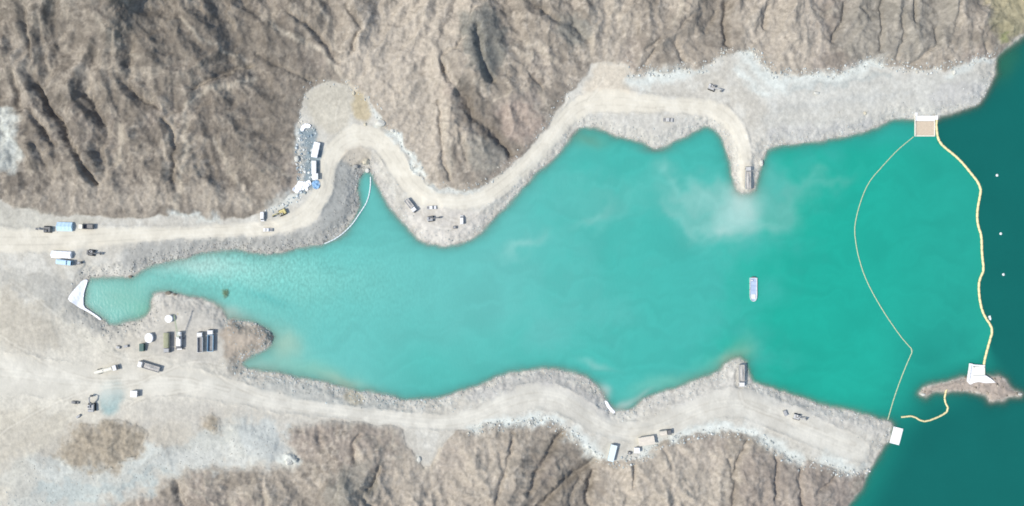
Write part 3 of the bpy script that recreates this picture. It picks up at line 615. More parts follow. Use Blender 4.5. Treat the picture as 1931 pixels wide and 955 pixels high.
# sparkle on the ripples, painted into the colour as pale flecks over the shallow shelf
mr = n.new('ShaderNodeMapRange'); mr.inputs[1].default_value = 0.35; mr.inputs[2].default_value = 0.7; mr.inputs[3].default_value = 0.82; mr.inputs[4].default_value = 1.30; l.new(t1.outputs[0], mr.inputs[0])
mx = n.new('ShaderNodeMix'); mx.data_type = 'RGBA'; mx.blend_type = 'MULTIPLY'; l.new(sh.outputs['Fac'], mx.inputs[0]); l.new(at.outputs['Color'], mx.inputs[6]); l.new(mr.outputs[0], mx.inputs[7]); l.new(mx.outputs[2], b.inputs['Base Color'])
bp = n.new('ShaderNodeBump'); bp.inputs['Strength'].default_value = 0.30; bp.inputs['Distance'].default_value = 0.22; l.new(t1.outputs[0], bp.inputs['Height']); l.new(bp.outputs[0], b.inputs['Normal'])
l.new(aa.outputs['Fac'], b.inputs['Alpha'])
jw, iw = WU.shape; iw_ = np.arange(jw * iw).reshape(jw, iw)
QW = np.stack([iw_[1:, :-1], iw_[1:, 1:], iw_[:-1, 1:], iw_[:-1, :-1]], -1).reshape(-1, 4)
dq = (0.25 * (depth[1:, :-1] + depth[1:, 1:] + depth[:-1, 1:] + depth[:-1, :-1])).ravel()
wo = quad_mesh('water', PW, QW[dq > -1.2], wc.reshape(-1, 3), m, True, {'clarity': alpha.reshape(-1), 'shelf': np.clip(shelf, 0, 1).reshape(-1)})
tag(wo, 'turquoise silty bay opening into dark teal lake water', 'water', kind='structure')

# ------------------------------------------------------------------ loose stones on the banks (past counting)
ICO_V = []; ICO_F = []
bm = bmesh.new(); bmesh.ops.create_icosphere(bm, subdivisions=1, radius=1); bm.verts.ensure_lookup_table()
ICO_V = np.array([v.co[:] for v in bm.verts]); ICO_F = np.array([[v.index for v in f.verts] for f in bm.faces]); bm.free()
def stones(name, region, count, size, palette, label, material):
    """region(u, v) -> probability; writes one mesh of many stones"""
    out_v = []; out_f = []; out_c = []; k = 0
    u0, u1, v0, v1 = region[0]; fn = region[1]
    tries = count * 14
    uu = rng.uniform(u0, u1, tries); vv = rng.uniform(v0, v1, tries)
    keep = fn(uu, vv) > rng.uniform(0, 1, tries)
    uu, vv = uu[keep][:count], vv[keep][:count]
    px, py, pz = _interp(X, uu, vv), _interp(Y, uu, vv), _interp(Z, uu, vv)
    for i in range(len(uu)):
        r = size[0] * (size[1] / size[0]) ** (rng.uniform() ** 2.2)
        v = ICO_V * rng.uniform(0.75, 1.2, (len(ICO_V), 1)) * r * np.array([1, rng.uniform(0.6, 1), rng.uniform(0.32, 0.55)])
        a = rng.uniform(0, 6.28); ca, sa = math.cos(a), math.sin(a)
        v = v @ np.array([[ca, sa, 0], [-sa, ca, 0], [0, 0, 1]])
        out_v.append(v + np.array([px[i], py[i], pz[i] + 0.05 * r])); out_f.append(ICO_F + k); k += len(ICO_V)
        c = np.array(palette[rng.integers(len(palette))]) * rng.uniform(0.85, 1.12); out_c.append(np.tile(c, (len(ICO_V), 1)))
    if not out_v: return
    me = bpy.data.meshes.new(name); vs = np.vstack(out_v); fs = np.vstack(out_f); cs = np.vstack(out_c)
    me.vertices.add(len(vs)); me.vertices.foreach_set('co', vs.astype(f32).ravel())
    me.loops.add(fs.size); me.loops.foreach_set('vertex_index', fs.astype(np.int32).ravel())
    me.polygons.add(len(fs)); me.polygons.foreach_set('loop_start', np.arange(0, fs.size, 3, dtype=np.int32)); me.update(calc_edges=True)
    at = me.attributes.new('Col', 'FLOAT_COLOR', 'POINT'); at.data.foreach_set('color', np.column_stack([cs, np.ones(len(cs))]).astype(f32).ravel())
    me.materials.append(material); o = bpy.data.objects.new(name, me); COL.objects.link(o)
    tag(o, label, 'rubble', kind='stuff')
GREYS = [alb(200,200,198), alb(180,182,182), alb(160,160,157), alb(222,226,226), alb(190,186,178)]
PALES = [alb(236,240,240), alb(222,230,232), alb(206,212,212), alb(190,196,196), alb(226,222,212)]
BLUES = [alb(214,226,230), alb(190,204,208), alb(232,236,238), alb(182,196,198), alb(204,206,202)]
BROWNS = [alb(190,178,164), alb(165,154,142), alb(206,196,182), alb(150,142,132)]
def bankp(u, v): 
    d = sample(c_land, np.asarray(u, f32), np.asarray(v, f32)); rdm = np.minimum(sample(c_nr, u, v), sample(c_sr, u, v)); hl = np.maximum(sample(c_nh, u, v), sample(c_sh, u, v))
    return ((d > -3) & (rdm > 1) & (hl < -2)) * (0.07 + 0.93 * np.exp(-(np.maximum(d - 2, 0) / 12) ** 2)) * (d < 46)
def polyp(pts):
    p = smooth_line(pts, 1, True)
    return lambda u, v: inside(u, v, p) * 1.0
def footp(which):
    f = c_nh if which == 'n' else c_sh
    def fn(u, v):
        d = sample(f, u, v); rdm = np.minimum(sample(c_nr, u, v), sample(c_sr, u, v))
        return (d > -9) * (d < 13) * (rdm > 0) * 0.8
    return fn
stones('rubble', ((220, 690, 290, 500), bankp), 1700, (0.2, 0.6), GREYS, 'loose grey stones on the tipped bank below the upper left road', M_GRAVEL)
stones('rubble', ((690, 1100, 240, 470), bankp), 600, (0.2, 0.55), PALES, 'loose pale stones round the central headland bank', M_GRAVEL)
stones('rubble', ((1090, 1880, 130, 370), bankp), 1300, (0.2, 0.55), PALES, 'loose pale stones along the upper right bank', M_GRAVEL)
stones('rubble', ((0, 300, 495, 650), bankp), 420, (0.2, 0.7), GREYS, 'loose grey stones around the left end of the bay', M_GRAVEL)
stones('rubble', ((420, 860, 600, 790), bankp), 1300, (0.2, 0.65), BLUES, 'loose blue grey stones on the lower left bank', M_GRAVEL)
stones('rubble', ((860, 1420, 680, 800), bankp), 1100, (0.2, 0.6), PALES, 'loose pale stones on the lower middle bank', M_GRAVEL)
stones('rubble', ((1420, 1690, 720, 850), bankp), 500, (0.2, 0.6), PALES, 'loose pale stones on the lower right bank', M_GRAVEL)
stones('rubble', ((0, 560, 780, 975), polyp([(10,880),(60,860),(130,875),(210,885),(270,850),(330,830),(430,790),(520,805),(545,830),(530,865),(430,872),(340,885),(280,912),(200,945),(100,975),(0,965)])), 700, (0.15, 0.5), [alb(226,228,226), alb(210,214,212), alb(196,200,198), alb(214,210,202)], 'field of blue grey broken rock in the lower left', M_GRAVEL)
stones('rubble', ((480, 620, 225, 415), polyp([(490,400),(540,380),(562,350),(556,300),(560,235),(590,232),(600,260),(590,300),(590,340),(580,372),(520,402)])), 300, (0.3, 1.3), [alb(226,236,242), alb(190,206,218), alb(150,172,190), alb(240,244,246), alb(170,184,190)], 'pale blue broken rock heaped below the dark hillside', M_GRAVEL)
stones('rubble', ((1180, 1880, 90, 190), footp('n')), 800, (0.22, 0.95), PALES, 'pale broken rock along the foot of the upper right slope', M_GRAVEL)
stones('rubble', ((880, 1640, 780, 900), footp('s')), 900, (0.22, 0.95), PALES, 'pale broken rock along the foot of the lower slope', M_GRAVEL)
stones('rubble', ((560, 1080, 150, 360), footp('n')), 350, (0.22, 0.8), PALES, 'pale spoil stones beside the bends of the upper road', M_GRAVEL)
stones('rubble', ((1735, 1928, 708, 760), lambda u, v: (sample(c_isl, u, v) > -2) * 0.8), 160, (0.2, 0.8), BROWNS, 'brown stones on the narrow islet', M_GRAVEL)

# ------------------------------------------------------------------ mesh helper for built things
class MB:
    def __init__(s): s.v = []; s.f = []
    def add(s, v, f):
        k = len(s.v); s.v += [tuple(p) for p in v]; s.f += [tuple(i + k for i in q) for q in f]; return s
    def box(s, x0, x1, y0, y1, z0, z1, taper=0.0, shear=0.0):
        """axis box; taper pulls the top in, shear moves the top along x"""
        t = taper
        v = [(x0,y0,z0),(x1,y0,z0),(x1,y1,z0),(x0,y1,z0),(x0+t+shear,y0+t,z1),(x1-t+shear,y0+t,z1),(x1-t+shear,y1-t,z1),(x0+t+shear,y1-t,z1)]
        return s.add(v, [(3,2,1,0),(4,5,6,7),(0,1,5,4),(1,2,6,5),(2,3,7,6),(3,0,4,7)])
    def prism(s, prof, axis, a, b):
        """profile extruded along an axis; prof in the other two coordinates, in cyclic order"""
        n = len(prof)
        def pt(p, t): return (t, p[0], p[1]) if axis == 'x' else ((p[0], t, p[1]) if axis == 'y' else (p[0], p[1], t))
        v = [pt(p, a) for p in prof] + [pt(p, b) for p in prof]
        f = [tuple(range(n))[::-1], tuple(range(n, 2 * n))] + [(i, (i + 1) % n, n + (i + 1) % n, n + i) for i in range(n)]
        return s.add(v, f)
    def cyl(s, c, r, a, b, axis='z', n=14, r2=None):
        r2 = r if r2 is None else r2
        P = []
        for t, rr in ((a, r), (b, r2)):
            for i in range(n):
                q = 2 * math.pi * i / n; x, y = rr * math.cos(q), rr * math.sin(q)
                P.append((c[0]+x, c[1]+y, t) if axis == 'z' else ((t, c[0]+x, c[1]+y) if axis == 'x' else (c[0]+x, t, c[1]+y)))
        return s.add(P, [tuple(range(n))[::-1], tuple(range(n, 2*n))] + [(i, (i+1) % n, n+(i+1) % n, n+i) for i in range(n)])
    def tube(s, pts, r, n=8):
        P = [Vector(p) for p in pts]; rings = []; 
        for i, p in enumerate(P):
            d = (P[min(i+1, len(P)-1)] - P[max(i-1, 0)]).normalized()
            a = d.cross(Vector((0, 0, 1))); a = a.normalized() if a.length > 1e-4 else Vector((1, 0, 0)); b = a.cross(d)
            rings.append([p + r * (math.cos(2*math.pi*k/n) * a + math.sin(2*math.pi*k/n) * b) for k in range(n)])
        v = [q for g in rings for q in g]; f = [tuple(range(n)), tuple(range((len(P)-1)*n, len(P)*n))[::-1]]
        for i in range(len(P)-1):
            f += [(i*n+k, (i+1)*n+k, (i+1)*n+(k+1) % n, i*n+(k+1) % n) for k in range(n)]
        return s.add(v, f)
    def build(s, name, material, parent=None, bevel=0.0, smooth=False):
        me = bpy.data.meshes.new(name); me.from_pydata(s.v, [], s.f); me.update()
        b = bmesh.new(); b.from_mesh(me); bmesh.ops.recalc_face_normals(b, faces=b.faces)
        if bevel > 0: bmesh.ops.bevel(b, geom=list(b.edges), offset=bevel, segments=1, affect='EDGES', clamp_overlap=True)
        b.to_mesh(me); b.free()
        if smooth: me.polygons.foreach_set('use_smooth', [True] * len(me.polygons))
        me.materials.append(material)
        o = bpy.data.objects.new(name, me); COL.objects.link(o); o.parent = parent
        return o
def thing(name, u, v, label, cat, heading=(1, 0), group=None, on_water=False, z=None):
    o = bpy.data.objects.new(name, None); COL.objects.link(o); o.empty_display_size = 0.5
    p = afloat(u, v) if on_water else ground(u, v)
    if z is not None: p = afloat(u, v, z)
    o.location = p; o.rotation_euler = (0, 0, math.atan2(-heading[1], heading[0]))
    return tag(o, label, cat, group)

WHITE = mat('white_paint', (0.68, 0.67, 0.64), 0.5, noise=0.14, nscale=1.5); CREAM = mat('cream_paint', (0.70, 0.66, 0.54), 0.5, noise=0.12, nscale=1.5)
BLUEP = mat('light_blue_paint', (0.36, 0.55, 0.68), 0.5, noise=0.10, nscale=1.2); PALEB = mat('pale_blue_sheet', (0.46, 0.62, 0.72), 0.6, noise=0.10, nscale=0.9, bump=0.3, bscale=1.5)
GREYP = mat('grey_paint', (0.34, 0.34, 0.33), 0.55, noise=0.15, nscale=1.5); DGREY = mat('dark_grey_steel', (0.15, 0.15, 0.145), 0.6, noise=0.25, nscale=2); RUBBER = mat('tyre_rubber', (0.035, 0.034, 0.032), 0.85, noise=0.3, nscale=4)
GLASS = mat('cab_glass', (0.025, 0.03, 0.035), 0.08, spec=0.6); DUSTY = mat('dusty_grey_paint', (0.46, 0.45, 0.42), 0.75, noise=0.15, nscale=1.2); YELLOW = mat('faded_yellow_paint', (0.55, 0.47, 0.20), 0.55, noise=0.15, nscale=1.5); OLIVE = mat('olive_canvas', (0.30, 0.30, 0.19), 0.85, noise=0.2, nscale=1.0, bump=0.3, bscale=2)
GREEND = mat('dark_green_paint', (0.04, 0.10, 0.085), 0.5, noise=0.15); CANVAS = mat('white_canvas', (0.84, 0.84, 0.83), 0.8, noise=0.04, nscale=0.8, bump=0.15, bscale=1.2); STEEL = mat('bare_steel', (0.40, 0.41, 0.42), 0.4, metal=0.7, noise=0.15)
SANDL = mat('truck_bed_dust', (0.42, 0.40, 0.36), 0.95, noise=0.2, nscale=1.4, bump=0.5, bscale=2); DBED = mat('bed_floor_dark', (0.24, 0.235, 0.225), 0.85, noise=0.3, nscale=1.5); TANR = mat('tan_sheet_roof', (0.60, 0.54, 0.44), 0.7, noise=0.12, nscale=0.8)
FLOATY = mat('pale_yellow_float', (0.68, 0.58, 0.31), 0.6, noise=0.1, nscale=0.8); FLOATG = mat('pale_green_float', (0.42, 0.48, 0.30), 0.6, noise=0.15); FLOATW = mat('white_float', (0.66, 0.72, 0.70), 0.6, noise=0.12); ROPE = mat('rope', (0.45, 0.42, 0.34), 0.9)
DECK = mat('weathered_deck_wood', (0.58, 0.47, 0.34), 0.85, noise=0.18, nscale=1.5); CONC = mat('white_concrete', (0.78, 0.77, 0.74), 0.8, noise=0.14, nscale=0.5); BOATD = mat('boat_deck_grey_blue', (0.38, 0.46, 0.58), 0.6, noise=0.14, nscale=0.7); RUSTY = mat('rust_brown_steel', (0.22, 0.13, 0.08), 0.85, noise=0.3)

def wheel(parent, x, y, r, wd, name='wheel'):
    w_ = MB().cyl((x, r), r, y - wd/2, y + wd/2, 'y', 14).build(name, RUBBER, parent, 0.04)
    MB().cyl((x, r), r * 0.5, y - wd/2 - 0.02, y + wd/2 + 0.02, 'y', 10).build('rim', STEEL, w_)
    return w_
def truck(u, v, hd, label, cabm=WHITE, bedm=GREYP, load=None, L=11.4, W=2.9, body='bed', name='dump_truck', group='trucks working on the site', kk=0.0):
    """heavy tipper lorry, cab towards +x"""
    t = thing(name, u, v, label, 'truck', hd, group); a = L / 2
    MB().box(-a + .3, a - .3, -.45, .45, .55, .95).build('chassis', DGREY, t)
    cb = MB().prism([(a-2.5,.75),(a-.05,.75),(a,1.5),(a-.3,2.75),(a-.5,2.95),(a-2.4,2.95),(a-2.5,2.8)], 'y', -W/2+.12, W/2-.12).build('cab', cabm, t, 0.05)
    MB().add([(a+.004,-W/2+.3,1.62),(a+.004,W/2-.3,1.62),(a-.27,W/2-.38,2.68),(a-.27,-W/2+.38,2.68)], [(0,1,2,3)]).add([(a-.05,-W/2+.3,1.62),(a-.05,W/2-.3,1.62),(a-.32,W/2-.38,2.68),(a-.32,-W/2+.38,2.68)], [(3,2,1,0)]).build('windscreen', GLASS, cb)
    for s in (-1, 1):
        yy = s * (W/2 - .12)
        MB().box(a-1.7, a-.7, min(yy, yy+s*.02), max(yy, yy+s*.02), 1.75, 2.5).build('side_window', GLASS, cb)
        MB().box(a-.5, a-.35, min(yy+s*.1, yy+s*.3), max(yy+s*.1, yy+s*.3), 1.7, 2.3).build('mirror', DGREY, cb)
        MB().box(a-.02, a+.05, s*.9-.18, s*.9+.18, .85, 1.1).build('headlight', STEEL, cb)
    MB().box(a-.1, a+.12, -W/2+.1, W/2-.1, .5, .82).build('bumper', DGREY, t, 0.03)
    x0, x1 = -a, a - 2.85
    if body == 'bed':
        bd = MB().box(x0, x1, -W/2, W/2, 1.0, 1.16).build('bed_floor', DBED, t)
        for nm, bx in (('side_wall', (x0, x1, -W/2, -W/2+.14)), ('side_wall', (x0, x1, W/2-.14, W/2)), ('front_wall', (x1-.14, x1, -W/2+.14, W/2-.14)), ('tailgate', (x0, x0+.14, -W/2+.14, W/2-.14))):
            MB().box(*bx, 1.16, 2.5 if nm != 'front_wall' else 2.9).build(nm, bedm, t, 0.03)
        for k in range(5):
            xx = x0 + .7 + k * (x1 - x0 - 1.4) / 4
            for s in (-1, 1): MB().box(xx-.07, xx+.07, min(s*W/2, s*(W/2+.07)), max(s*W/2, s*(W/2+.07)), 1.2, 2.4).build('rib', bedm, t)
        if load is not None:
            n = 7; v_ = []; 
            for i in range(n):
                for j in range(5):
                    fx, fy = i/(n-1), j/4; e = min(fx, 1-fx, 0.5) * min(fy, 1-fy, .5) * 4
                    v_.append((x0+.16+fx*(x1-x0-.32), -W/2+.16+fy*(W-.32), 1.9 + 1.0*e + random.uniform(-.08,.08)))
            MB().add(v_, [(i*5+j, (i+1)*5+j, (i+1)*5+j+1, i*5+j+1) for i in range(n-1) for j in range(4)]).build('load', load, t)
    elif body == 'tank':
        n_ = MB().cyl((0, 2.05), 1.1, x0+.1, x1, 'x', 18).build('tank', bedm, t, 0.08)
        MB().cyl(((x0+x1)/2, 0), .35, 3.1, 3.3, 'z', 12).build('hatch', GREYP, n_)
    elif body == 'canvas':
        MB().box(x0, x1, -W/2, W/2, 1.0, 1.9).build('side_wall', GREYP, t, .03)
        MB().prism([(-W/2+.02,1.9),(W/2-.02,1.9),(W/2-.05,2.9),(W/2-.5,3.25),(0,3.35),(-W/2+.5,3.25),(-W/2+.05,2.9)], 'x', x0+.02, x1-.02).build('cover', load or OLIVE, t, 0.05)
    for x in (a - 1.4, -a + 3.0, -a + 1.6):
        for s in (-1, 1): wheel(t, x, s*(W/2 - .32), .52, .5)
    return t
def excavator(u, v, hd, label, body=DGREY, arm=GREYP, cabm=WHITE, swing=0.0, k=1.0, group='excavators working on the site'):
    t = thing('excavator', u, v, label, 'excavator', hd, group); t.scale = (k, k, k)
    for s in (-1, 1):
        y0, y1 = (s*1.55-.3, s*1.55+.3)
        tr = MB().prism([(-2.1,.25),(-1.85,.02),(1.85,.02),(2.1,.25),(2.1,.7),(1.85,.95),(-1.85,.95),(-2.1,.7)], 'y', y0, y1).build('track', RUBBER, t, 0.03)
        for x in (-1.6, -.8, 0, .8, 1.6): MB().cyl((x, .38), .24, y0-.03, y1+.03, 'y', 10).build('roller', DGREY, tr)
    MB().box(-1.3, 1.3, -1.25, 1.25, .45, .95).build('undercarriage', DGREY, t)
    MB().cyl((0, 0), .8, .95, 1.2, 'z', 16).build('turntable', DGREY, t)
    up = MB().box(-2.2, 1.5, -1.45, 1.45, 1.2, 1.55).build('deck', body, t, .04)
    MB().prism([(-2.45,1.3),(-1.2,1.3),(-1.2,2.5),(-2.2,2.5),(-2.45,2.2)], 'y', -1.4, 1.4).build('counterweight', body, t, .08)
    MB().box(-1.2, 1.2, -1.4, -.3, 1.55, 2.25).build('engine_cover', body, t, .06)
    cb = MB().prism([(-.4,1.55),(1.35,1.55),(1.5,2.0),(1.2,3.0),(-.4,3.0)], 'y', .35, 1.4).build('cab', cabm, t, .04)
    MB().add([(1.51,.45,2.02),(1.51,1.3,2.02),(1.22,1.3,2.95),(1.22,.45,2.95)], [(0,1,2,3)]).build('windscreen', GLASS, cb)
    MB().box(-.2, 1.0, 1.4, 1.42, 2.05, 2.85).build('side_window', GLASS, cb)
    MB().box(-.2, .9, .5, 1.25, 3.0, 3.03).build('roof_panel', GLASS, cb)
    bo = MB().prism([(1.2,1.5),(1.5,1.35),(3.0,3.3),(4.9,3.9),(4.9,4.35),(2.7,3.95),(1.2,1.95)], 'y', -.22, .22).build('boom', arm, t, .03)
    for s in (-1, 1): MB().tube([(1.7, s*.32, 1.5), (3.0, s*.32, 3.45)], .09).build('hydraulic_cylinder', STEEL, t)
    MB().prism([(4.55,4.5),(5.05,4.45),(6.0,2.0),(5.75,1.9)], 'y', -.18, .18).build('stick', arm, t, .03)
    MB().prism([(5.6,2.1),(6.15,2.0),(6.2,1.2),(5.6,.75),(5.05,.9),(5.3,1.2),(5.65,1.4)], 'y', -.6, .6).build('bucket', DGREY, t, .03)
    return t
def pickup(u, v, hd, label, paint=WHITE, van=False, k=1.0, name=None, group='cars and vans on the site'):
    t = thing(name or ('van' if van else 'pickup_truck'), u, v, label, 'van' if van else 'pickup', hd, group); t.scale = (k, k, k)
    if van: prof = [(-2.6,.45),(2.5,.45),(2.6,1.0),(1.9,1.35),(1.3,2.15),(1.0,2.3),(-2.4,2.3),(-2.6,2.1)]
    else: prof = [(-2.7,.5),(2.6,.5),(2.7,1.0),(2.4,1.15),(1.3,1.22),(.6,1.85),(-.7,1.88),(-1.0,1.2),(-2.7,1.2)]
    bd = MB().prism(prof, 'y', -.95, .95).build('body', paint, t, .06)
    if van:
        MB().add([(1.88,-.78,1.42),(1.88,.78,1.42),(1.36,.72,2.12),(1.36,-.72,2.12)], [(0,1,2,3)]).add([(1.86,-.78,1.40),(1.86,.78,1.40),(1.33,.72,2.10),(1.33,-.72,2.10)], [(3,2,1,0)]).build('windscreen', GLASS, bd).location = (.03, 0, .03)
    else:
        MB().add([(1.26,-.8,1.26),(1.26,.8,1.26),(.62,.72,1.84),(.62,-.72,1.84)], [(0,1,2,3)]).build('windscreen', GLASS, bd).location = (.03, 0, .03)
        MB().box(-2.6, -1.1, -.8, .8, 1.21, 1.23).build('cargo_bed', DBED, t)
    for s in (-1, 1):
        MB().box(-.6 if not van else .2, .45 if not van else 1.1, min(s*.95, s*.97), max(s*.95, s*.97), 1.28 if not van else 1.4, 1.75 if not van else 2.0).build('side_window', GLASS, bd)
        for x in (-1.6, 1.65): wheel(t, x, s*.85, .38, .26)
        MB().box(2.6, 2.72, s*.65-.18, s*.65+.18, .85, 1.0).build('headlight', STEEL, bd)
    return t
def container(u, v, hd, label, L, W, Hh, paint=WHITE, name='shipping_container', cat='container', group=None, roofm=None):
    t = thing(name, u, v, label, cat, hd, group)
    MB().box(-L/2, L/2, -W/2, W/2, .15, Hh).build('shell', paint, t, .03)
    MB().box(-L/2+.1, L/2-.1, -W/2+.1, W/2-.1, 0, .15).build('base_frame', DGREY, t)
    n = max(3, int(L / .6))
    for i in range(n):
        x = -L/2 + .3 + i * (L - .6) / (n - 1)
        for s in (-1, 1): MB().box(x-.1, x+.1, min(s*W/2, s*(W/2+.05)), max(s*W/2, s*(W/2+.05)), .3, Hh-.15).build('rib', paint, t)
    rf = MB().box(-L/2-.05, L/2+.05, -W/2-.05, W/2+.05, Hh, Hh+.07).build('roof', roofm or paint, t, .02)
    for i in range(1, n - 1):
        x = -L/2 + .3 + i * (L - .6) / (n - 1); MB().box(x-.1, x+.1, -W/2+.15, W/2-.15, Hh+.07, Hh+.11).build('roof_rib', roofm or paint, rf)
    MB().box(L/2, L/2+.05, -W/2+.15, -.03, .3, Hh-.15).build('door', GREYP, t); MB().box(L/2, L/2+.05, .03, W/2-.15, .3, Hh-.15).build('door', GREYP, t)
    return t
def cabin(u, v, hd, label, L, W, Hh, wall=WHITE, roofm=CANVAS, name='site_cabin', cat='cabin', group=None):
    t = thing(name, u, v, label, cat, hd, group)
    wl_ = MB().box(-L/2, L/2, -W/2, W/2, 0, Hh).build('wall', wall, t, .02)
    MB().prism([(-W/2-.25,Hh),(W/2+.25,Hh),(W/2+.25,Hh+.08),(0,Hh+.45),(-W/2-.25,Hh+.08)], 'x', -L/2-.25, L/2+.25).build('roof', roofm, t, .01)
    MB().box(-.45, .45, -W/2-.04, -W/2, .05, 2.0).build('door', GREYP, t)
    for x in (-L*.32, L*.32):
        for s in (-1, 1):
            w_ = MB().box(x-.45, x+.45, min(s*W/2, s*(W/2+.03)), max(s*W/2, s*(W/2+.03)), 1.0, 1.8).build('window', GLASS, t)
            MB().box(x-.52, x+.52, min(s*(W/2), s*(W/2+.08)), max(s*W/2, s*(W/2+.08)), .92, .99).build('sill', wall, w_)
    return t
def tent(u, v, hd, label, L, W, Hh, cloth=CANVAS, name='tent', cat='tent', group=None):
    """ridge tent with sagging roof cloth"""
    t = thing(name, u, v, label, cat, hd, group); n = 8; hh = Hh * .55; v_ = []; 
    for i in range(n + 1):
        x = -L/2 + L * i / n; sag = .12 * math.sin(math.pi * (i % 2)) + (.14 if i % 2 else 0)
        v_ += [(x, -W/2-.1, hh-.05), (x, -W/4, (hh+Hh)/2 - sag), (x, 0, Hh - sag*.6), (x, W/4, (hh+Hh)/2 - sag), (x, W/2+.1, hh-.05)]
    MB().add(v_, [(i*5+j, (i+1)*5+j, (i+1)*5+j+1, i*5+j+1) for i in range(n) for j in range(4)]).build('roof_cloth', cloth, t)
    for s in (-1, 1): MB().box(-L/2, L/2, s*W/2-.02, s*W/2+.02, 0, hh-.06).build('side_wall', cloth, t)
    for s in (-1, 1): MB().prism([(-W/2+.03,0),(W/2-.03,0),(W/2-.03,hh-.08),(0,Hh-.12),(-W/2+.03,hh-.08)], 'x', s*L/2-.02-.05*s, s*L/2+.02-.05*s).build('end_wall', cloth, t)
    for x in (-L/2+.15, 0, L/2-.15): MB().cyl((x, 0), .05, 0, Hh-.2, 'z', 8).build('pole', STEEL, t)
    for x in (-L/2, L/2):
        for s in (-1, 1): MB().tube([(x, s*W/2, hh-.1), (x*1.12, s*(W/2+.9), .02)], .025, 5).build('guy_rope', ROPE, t)
    return t
def water_tank(u, v, label, r, hh, squash=1.0, group='round white water tanks'):
    t = thing('water_tank', u, v, label, 'tank', (1, 0), group); t.scale = (1, squash, 1)
    b_ = MB().cyl((0, 0), r, 0, hh, 'z', 26).build('shell', WHITE, t)
    MB().cyl((0, 0), r*1.02, hh, hh+.35, 'z', 26, r*.35).build('lid', CANVAS, t)
    for k in range(3): MB().cyl((0, 0), r*1.015, hh*(.2+.28*k), hh*(.2+.28*k)+.12, 'z', 26).build('band', WHITE, t)
    MB().cyl((r*.15, 0), .3, hh+.3, hh+.42, 'z', 12).build('hatch', GREYP, t)
    MB().tube([(r*1.0, 0, .35), (r*1.25, 0, .35), (r*1.3, 0, .02)], .07).build('outlet_pipe', STEEL, t)
    return t
def genset(u, v, hd, label, L=2.6, W=1.5, Hh=1.6, paint=DGREY, name='generator', cat='generator', group='small machines standing on the site'):
    t = thing(name, u, v, label, cat, hd, group)
    MB().box(-L/2, L/2, -W/2, W/2, .25, Hh).build('housing', paint, t, .07)
    for s in (-1, 1): MB().box(-L/2-.15, L/2+.15, s*W*.35-.08, s*W*.35+.08, 0, .25).build('skid', DGREY, t)
    for k in range(4): MB().box(-L/2+.2, -L/2+.9, -W/2-.03, -W/2, .5+.22*k, .6+.22*k).build('louvre', GREYP, t)
    MB().cyl((L*.3, 0), .09, Hh, Hh+.5, 'z', 8).build('exhaust', STEEL, t); MB().box(-L*.3, L*.1, -W*.3, W*.3, Hh, Hh+.06).build('roof_hatch', GREYP, t)
    return t

# ------------------------------------------------------------------ things on the upper left road
excavator(91, 433, (-1, -0.05), 'dark grey excavator standing at the left end of the upper road', DGREY, GREYP, GREYP)
tent(124, 428, (1, 0.02), 'light blue tarpaulin tent beside the upper left road', 8.6, 4.8, 2.6, PALEB, group='tents beside the left road')
truck(165, 428, (-1, -0.02), 'cream cabbed truck with dark empty bed right of the blue tent', CREAM, DGREY, None, 8.0, 2.7)
tent(118, 480.5, (1, 0.05), 'long white canvas shed at the lower edge of the left road', 11.0, 3.7, 2.8, CANVAS, group='tents beside the left road')
truck(125, 495, (1, 0.12), 'light blue truck parked against the long white canvas shed', BLUEP, BLUEP, PALEB, 8.6, 2.8, 'canvas')
excavator(174, 477, (1, 0.12), 'dark excavator on the shore side of the left road', DGREY, DGREY, WHITE, k=0.92)
genset(151, 496, (1, -0.2), 'small dark generator right of the light blue truck', 2.6, 1.5, 1.5, DGREY)
# peninsula yard
water_tank(321, 601, 'round white water tank nearest the pond tip of the peninsula', 2.05, 2.4)
water_tank(284, 637, 'larger oval white water tank left of the olive truck', 2.2, 2.5, 1.2)
container(270, 655, (0, 1), 'small dark green container below the oval white tank', 4.2, 2.3, 2.4, GREEND)
truck(317, 646, (0, 1), 'truck with olive canvas cover in the peninsula yard', GREYP, DGREY, OLIVE, 11.2, 3.1, 'canvas')
ct = thing('mobile_crane', 340, 642, 'white mobile crane with its lattice boom pointing at the pond', 'crane', (0, -1), 'trucks working on the site')
MB().box(-5.2, 4.6, -1.35, 1.35, .9, 1.35).build('carrier', WHITE, ct, .05)
MB().box(3.0, 4.9, -1.3, 1.3, 1.35, 2.5).build('driver_cab', WHITE, ct, .08)
MB().box(4.9, 4.93, -1.1, 1.1, 1.7, 2.35).build('windscreen', GLASS, ct)
MB().cyl((-1.2, 0), 1.1, 1.35, 1.7, 'z', 18).build('turntable', DGREY, ct)
up_ = MB().box(-3.0, 2.4, -1.25, 1.25, 1.7, 3.0).build('crane_house', WHITE, ct, .1)
MB().box(1.0, 2.4, -1.26, -.4, 3.0, 3.05).build('roof_panel', GLASS, up_)
MB().prism([(-4.4,1.7),(-3.0,1.7),(-3.0,2.9),(-4.4,2.7)], 'y', -1.3, 1.3).build('counterweight', DGREY, ct, .05)
bm_ = MB()
for s in (-.45, .45):
    for zz in (0, .8): bm_.tube([(1.8, s, 3.0 + zz), (15.0, s*.35, 9.0 + zz*.4)], .07, 6)
for k in range(12):
    f0 = k / 12; x_ = 1.8 + 13.2*f0; z_ = 3.0 + 6*f0; q = 1 - .65*f0
    bm_.tube([(x_, -.45*q, z_), (x_ + 1.1, .45*(q-.05), z_ + .5 + .8*(1-.6*f0))], .045, 5); bm_.tube([(x_, .45*q, z_), (x_ + 1.1, .45*(q-.05), z_ + .5 + .8*(1-.6*f0))], .045, 5)
bm_.build('boom', FLOATG, ct)
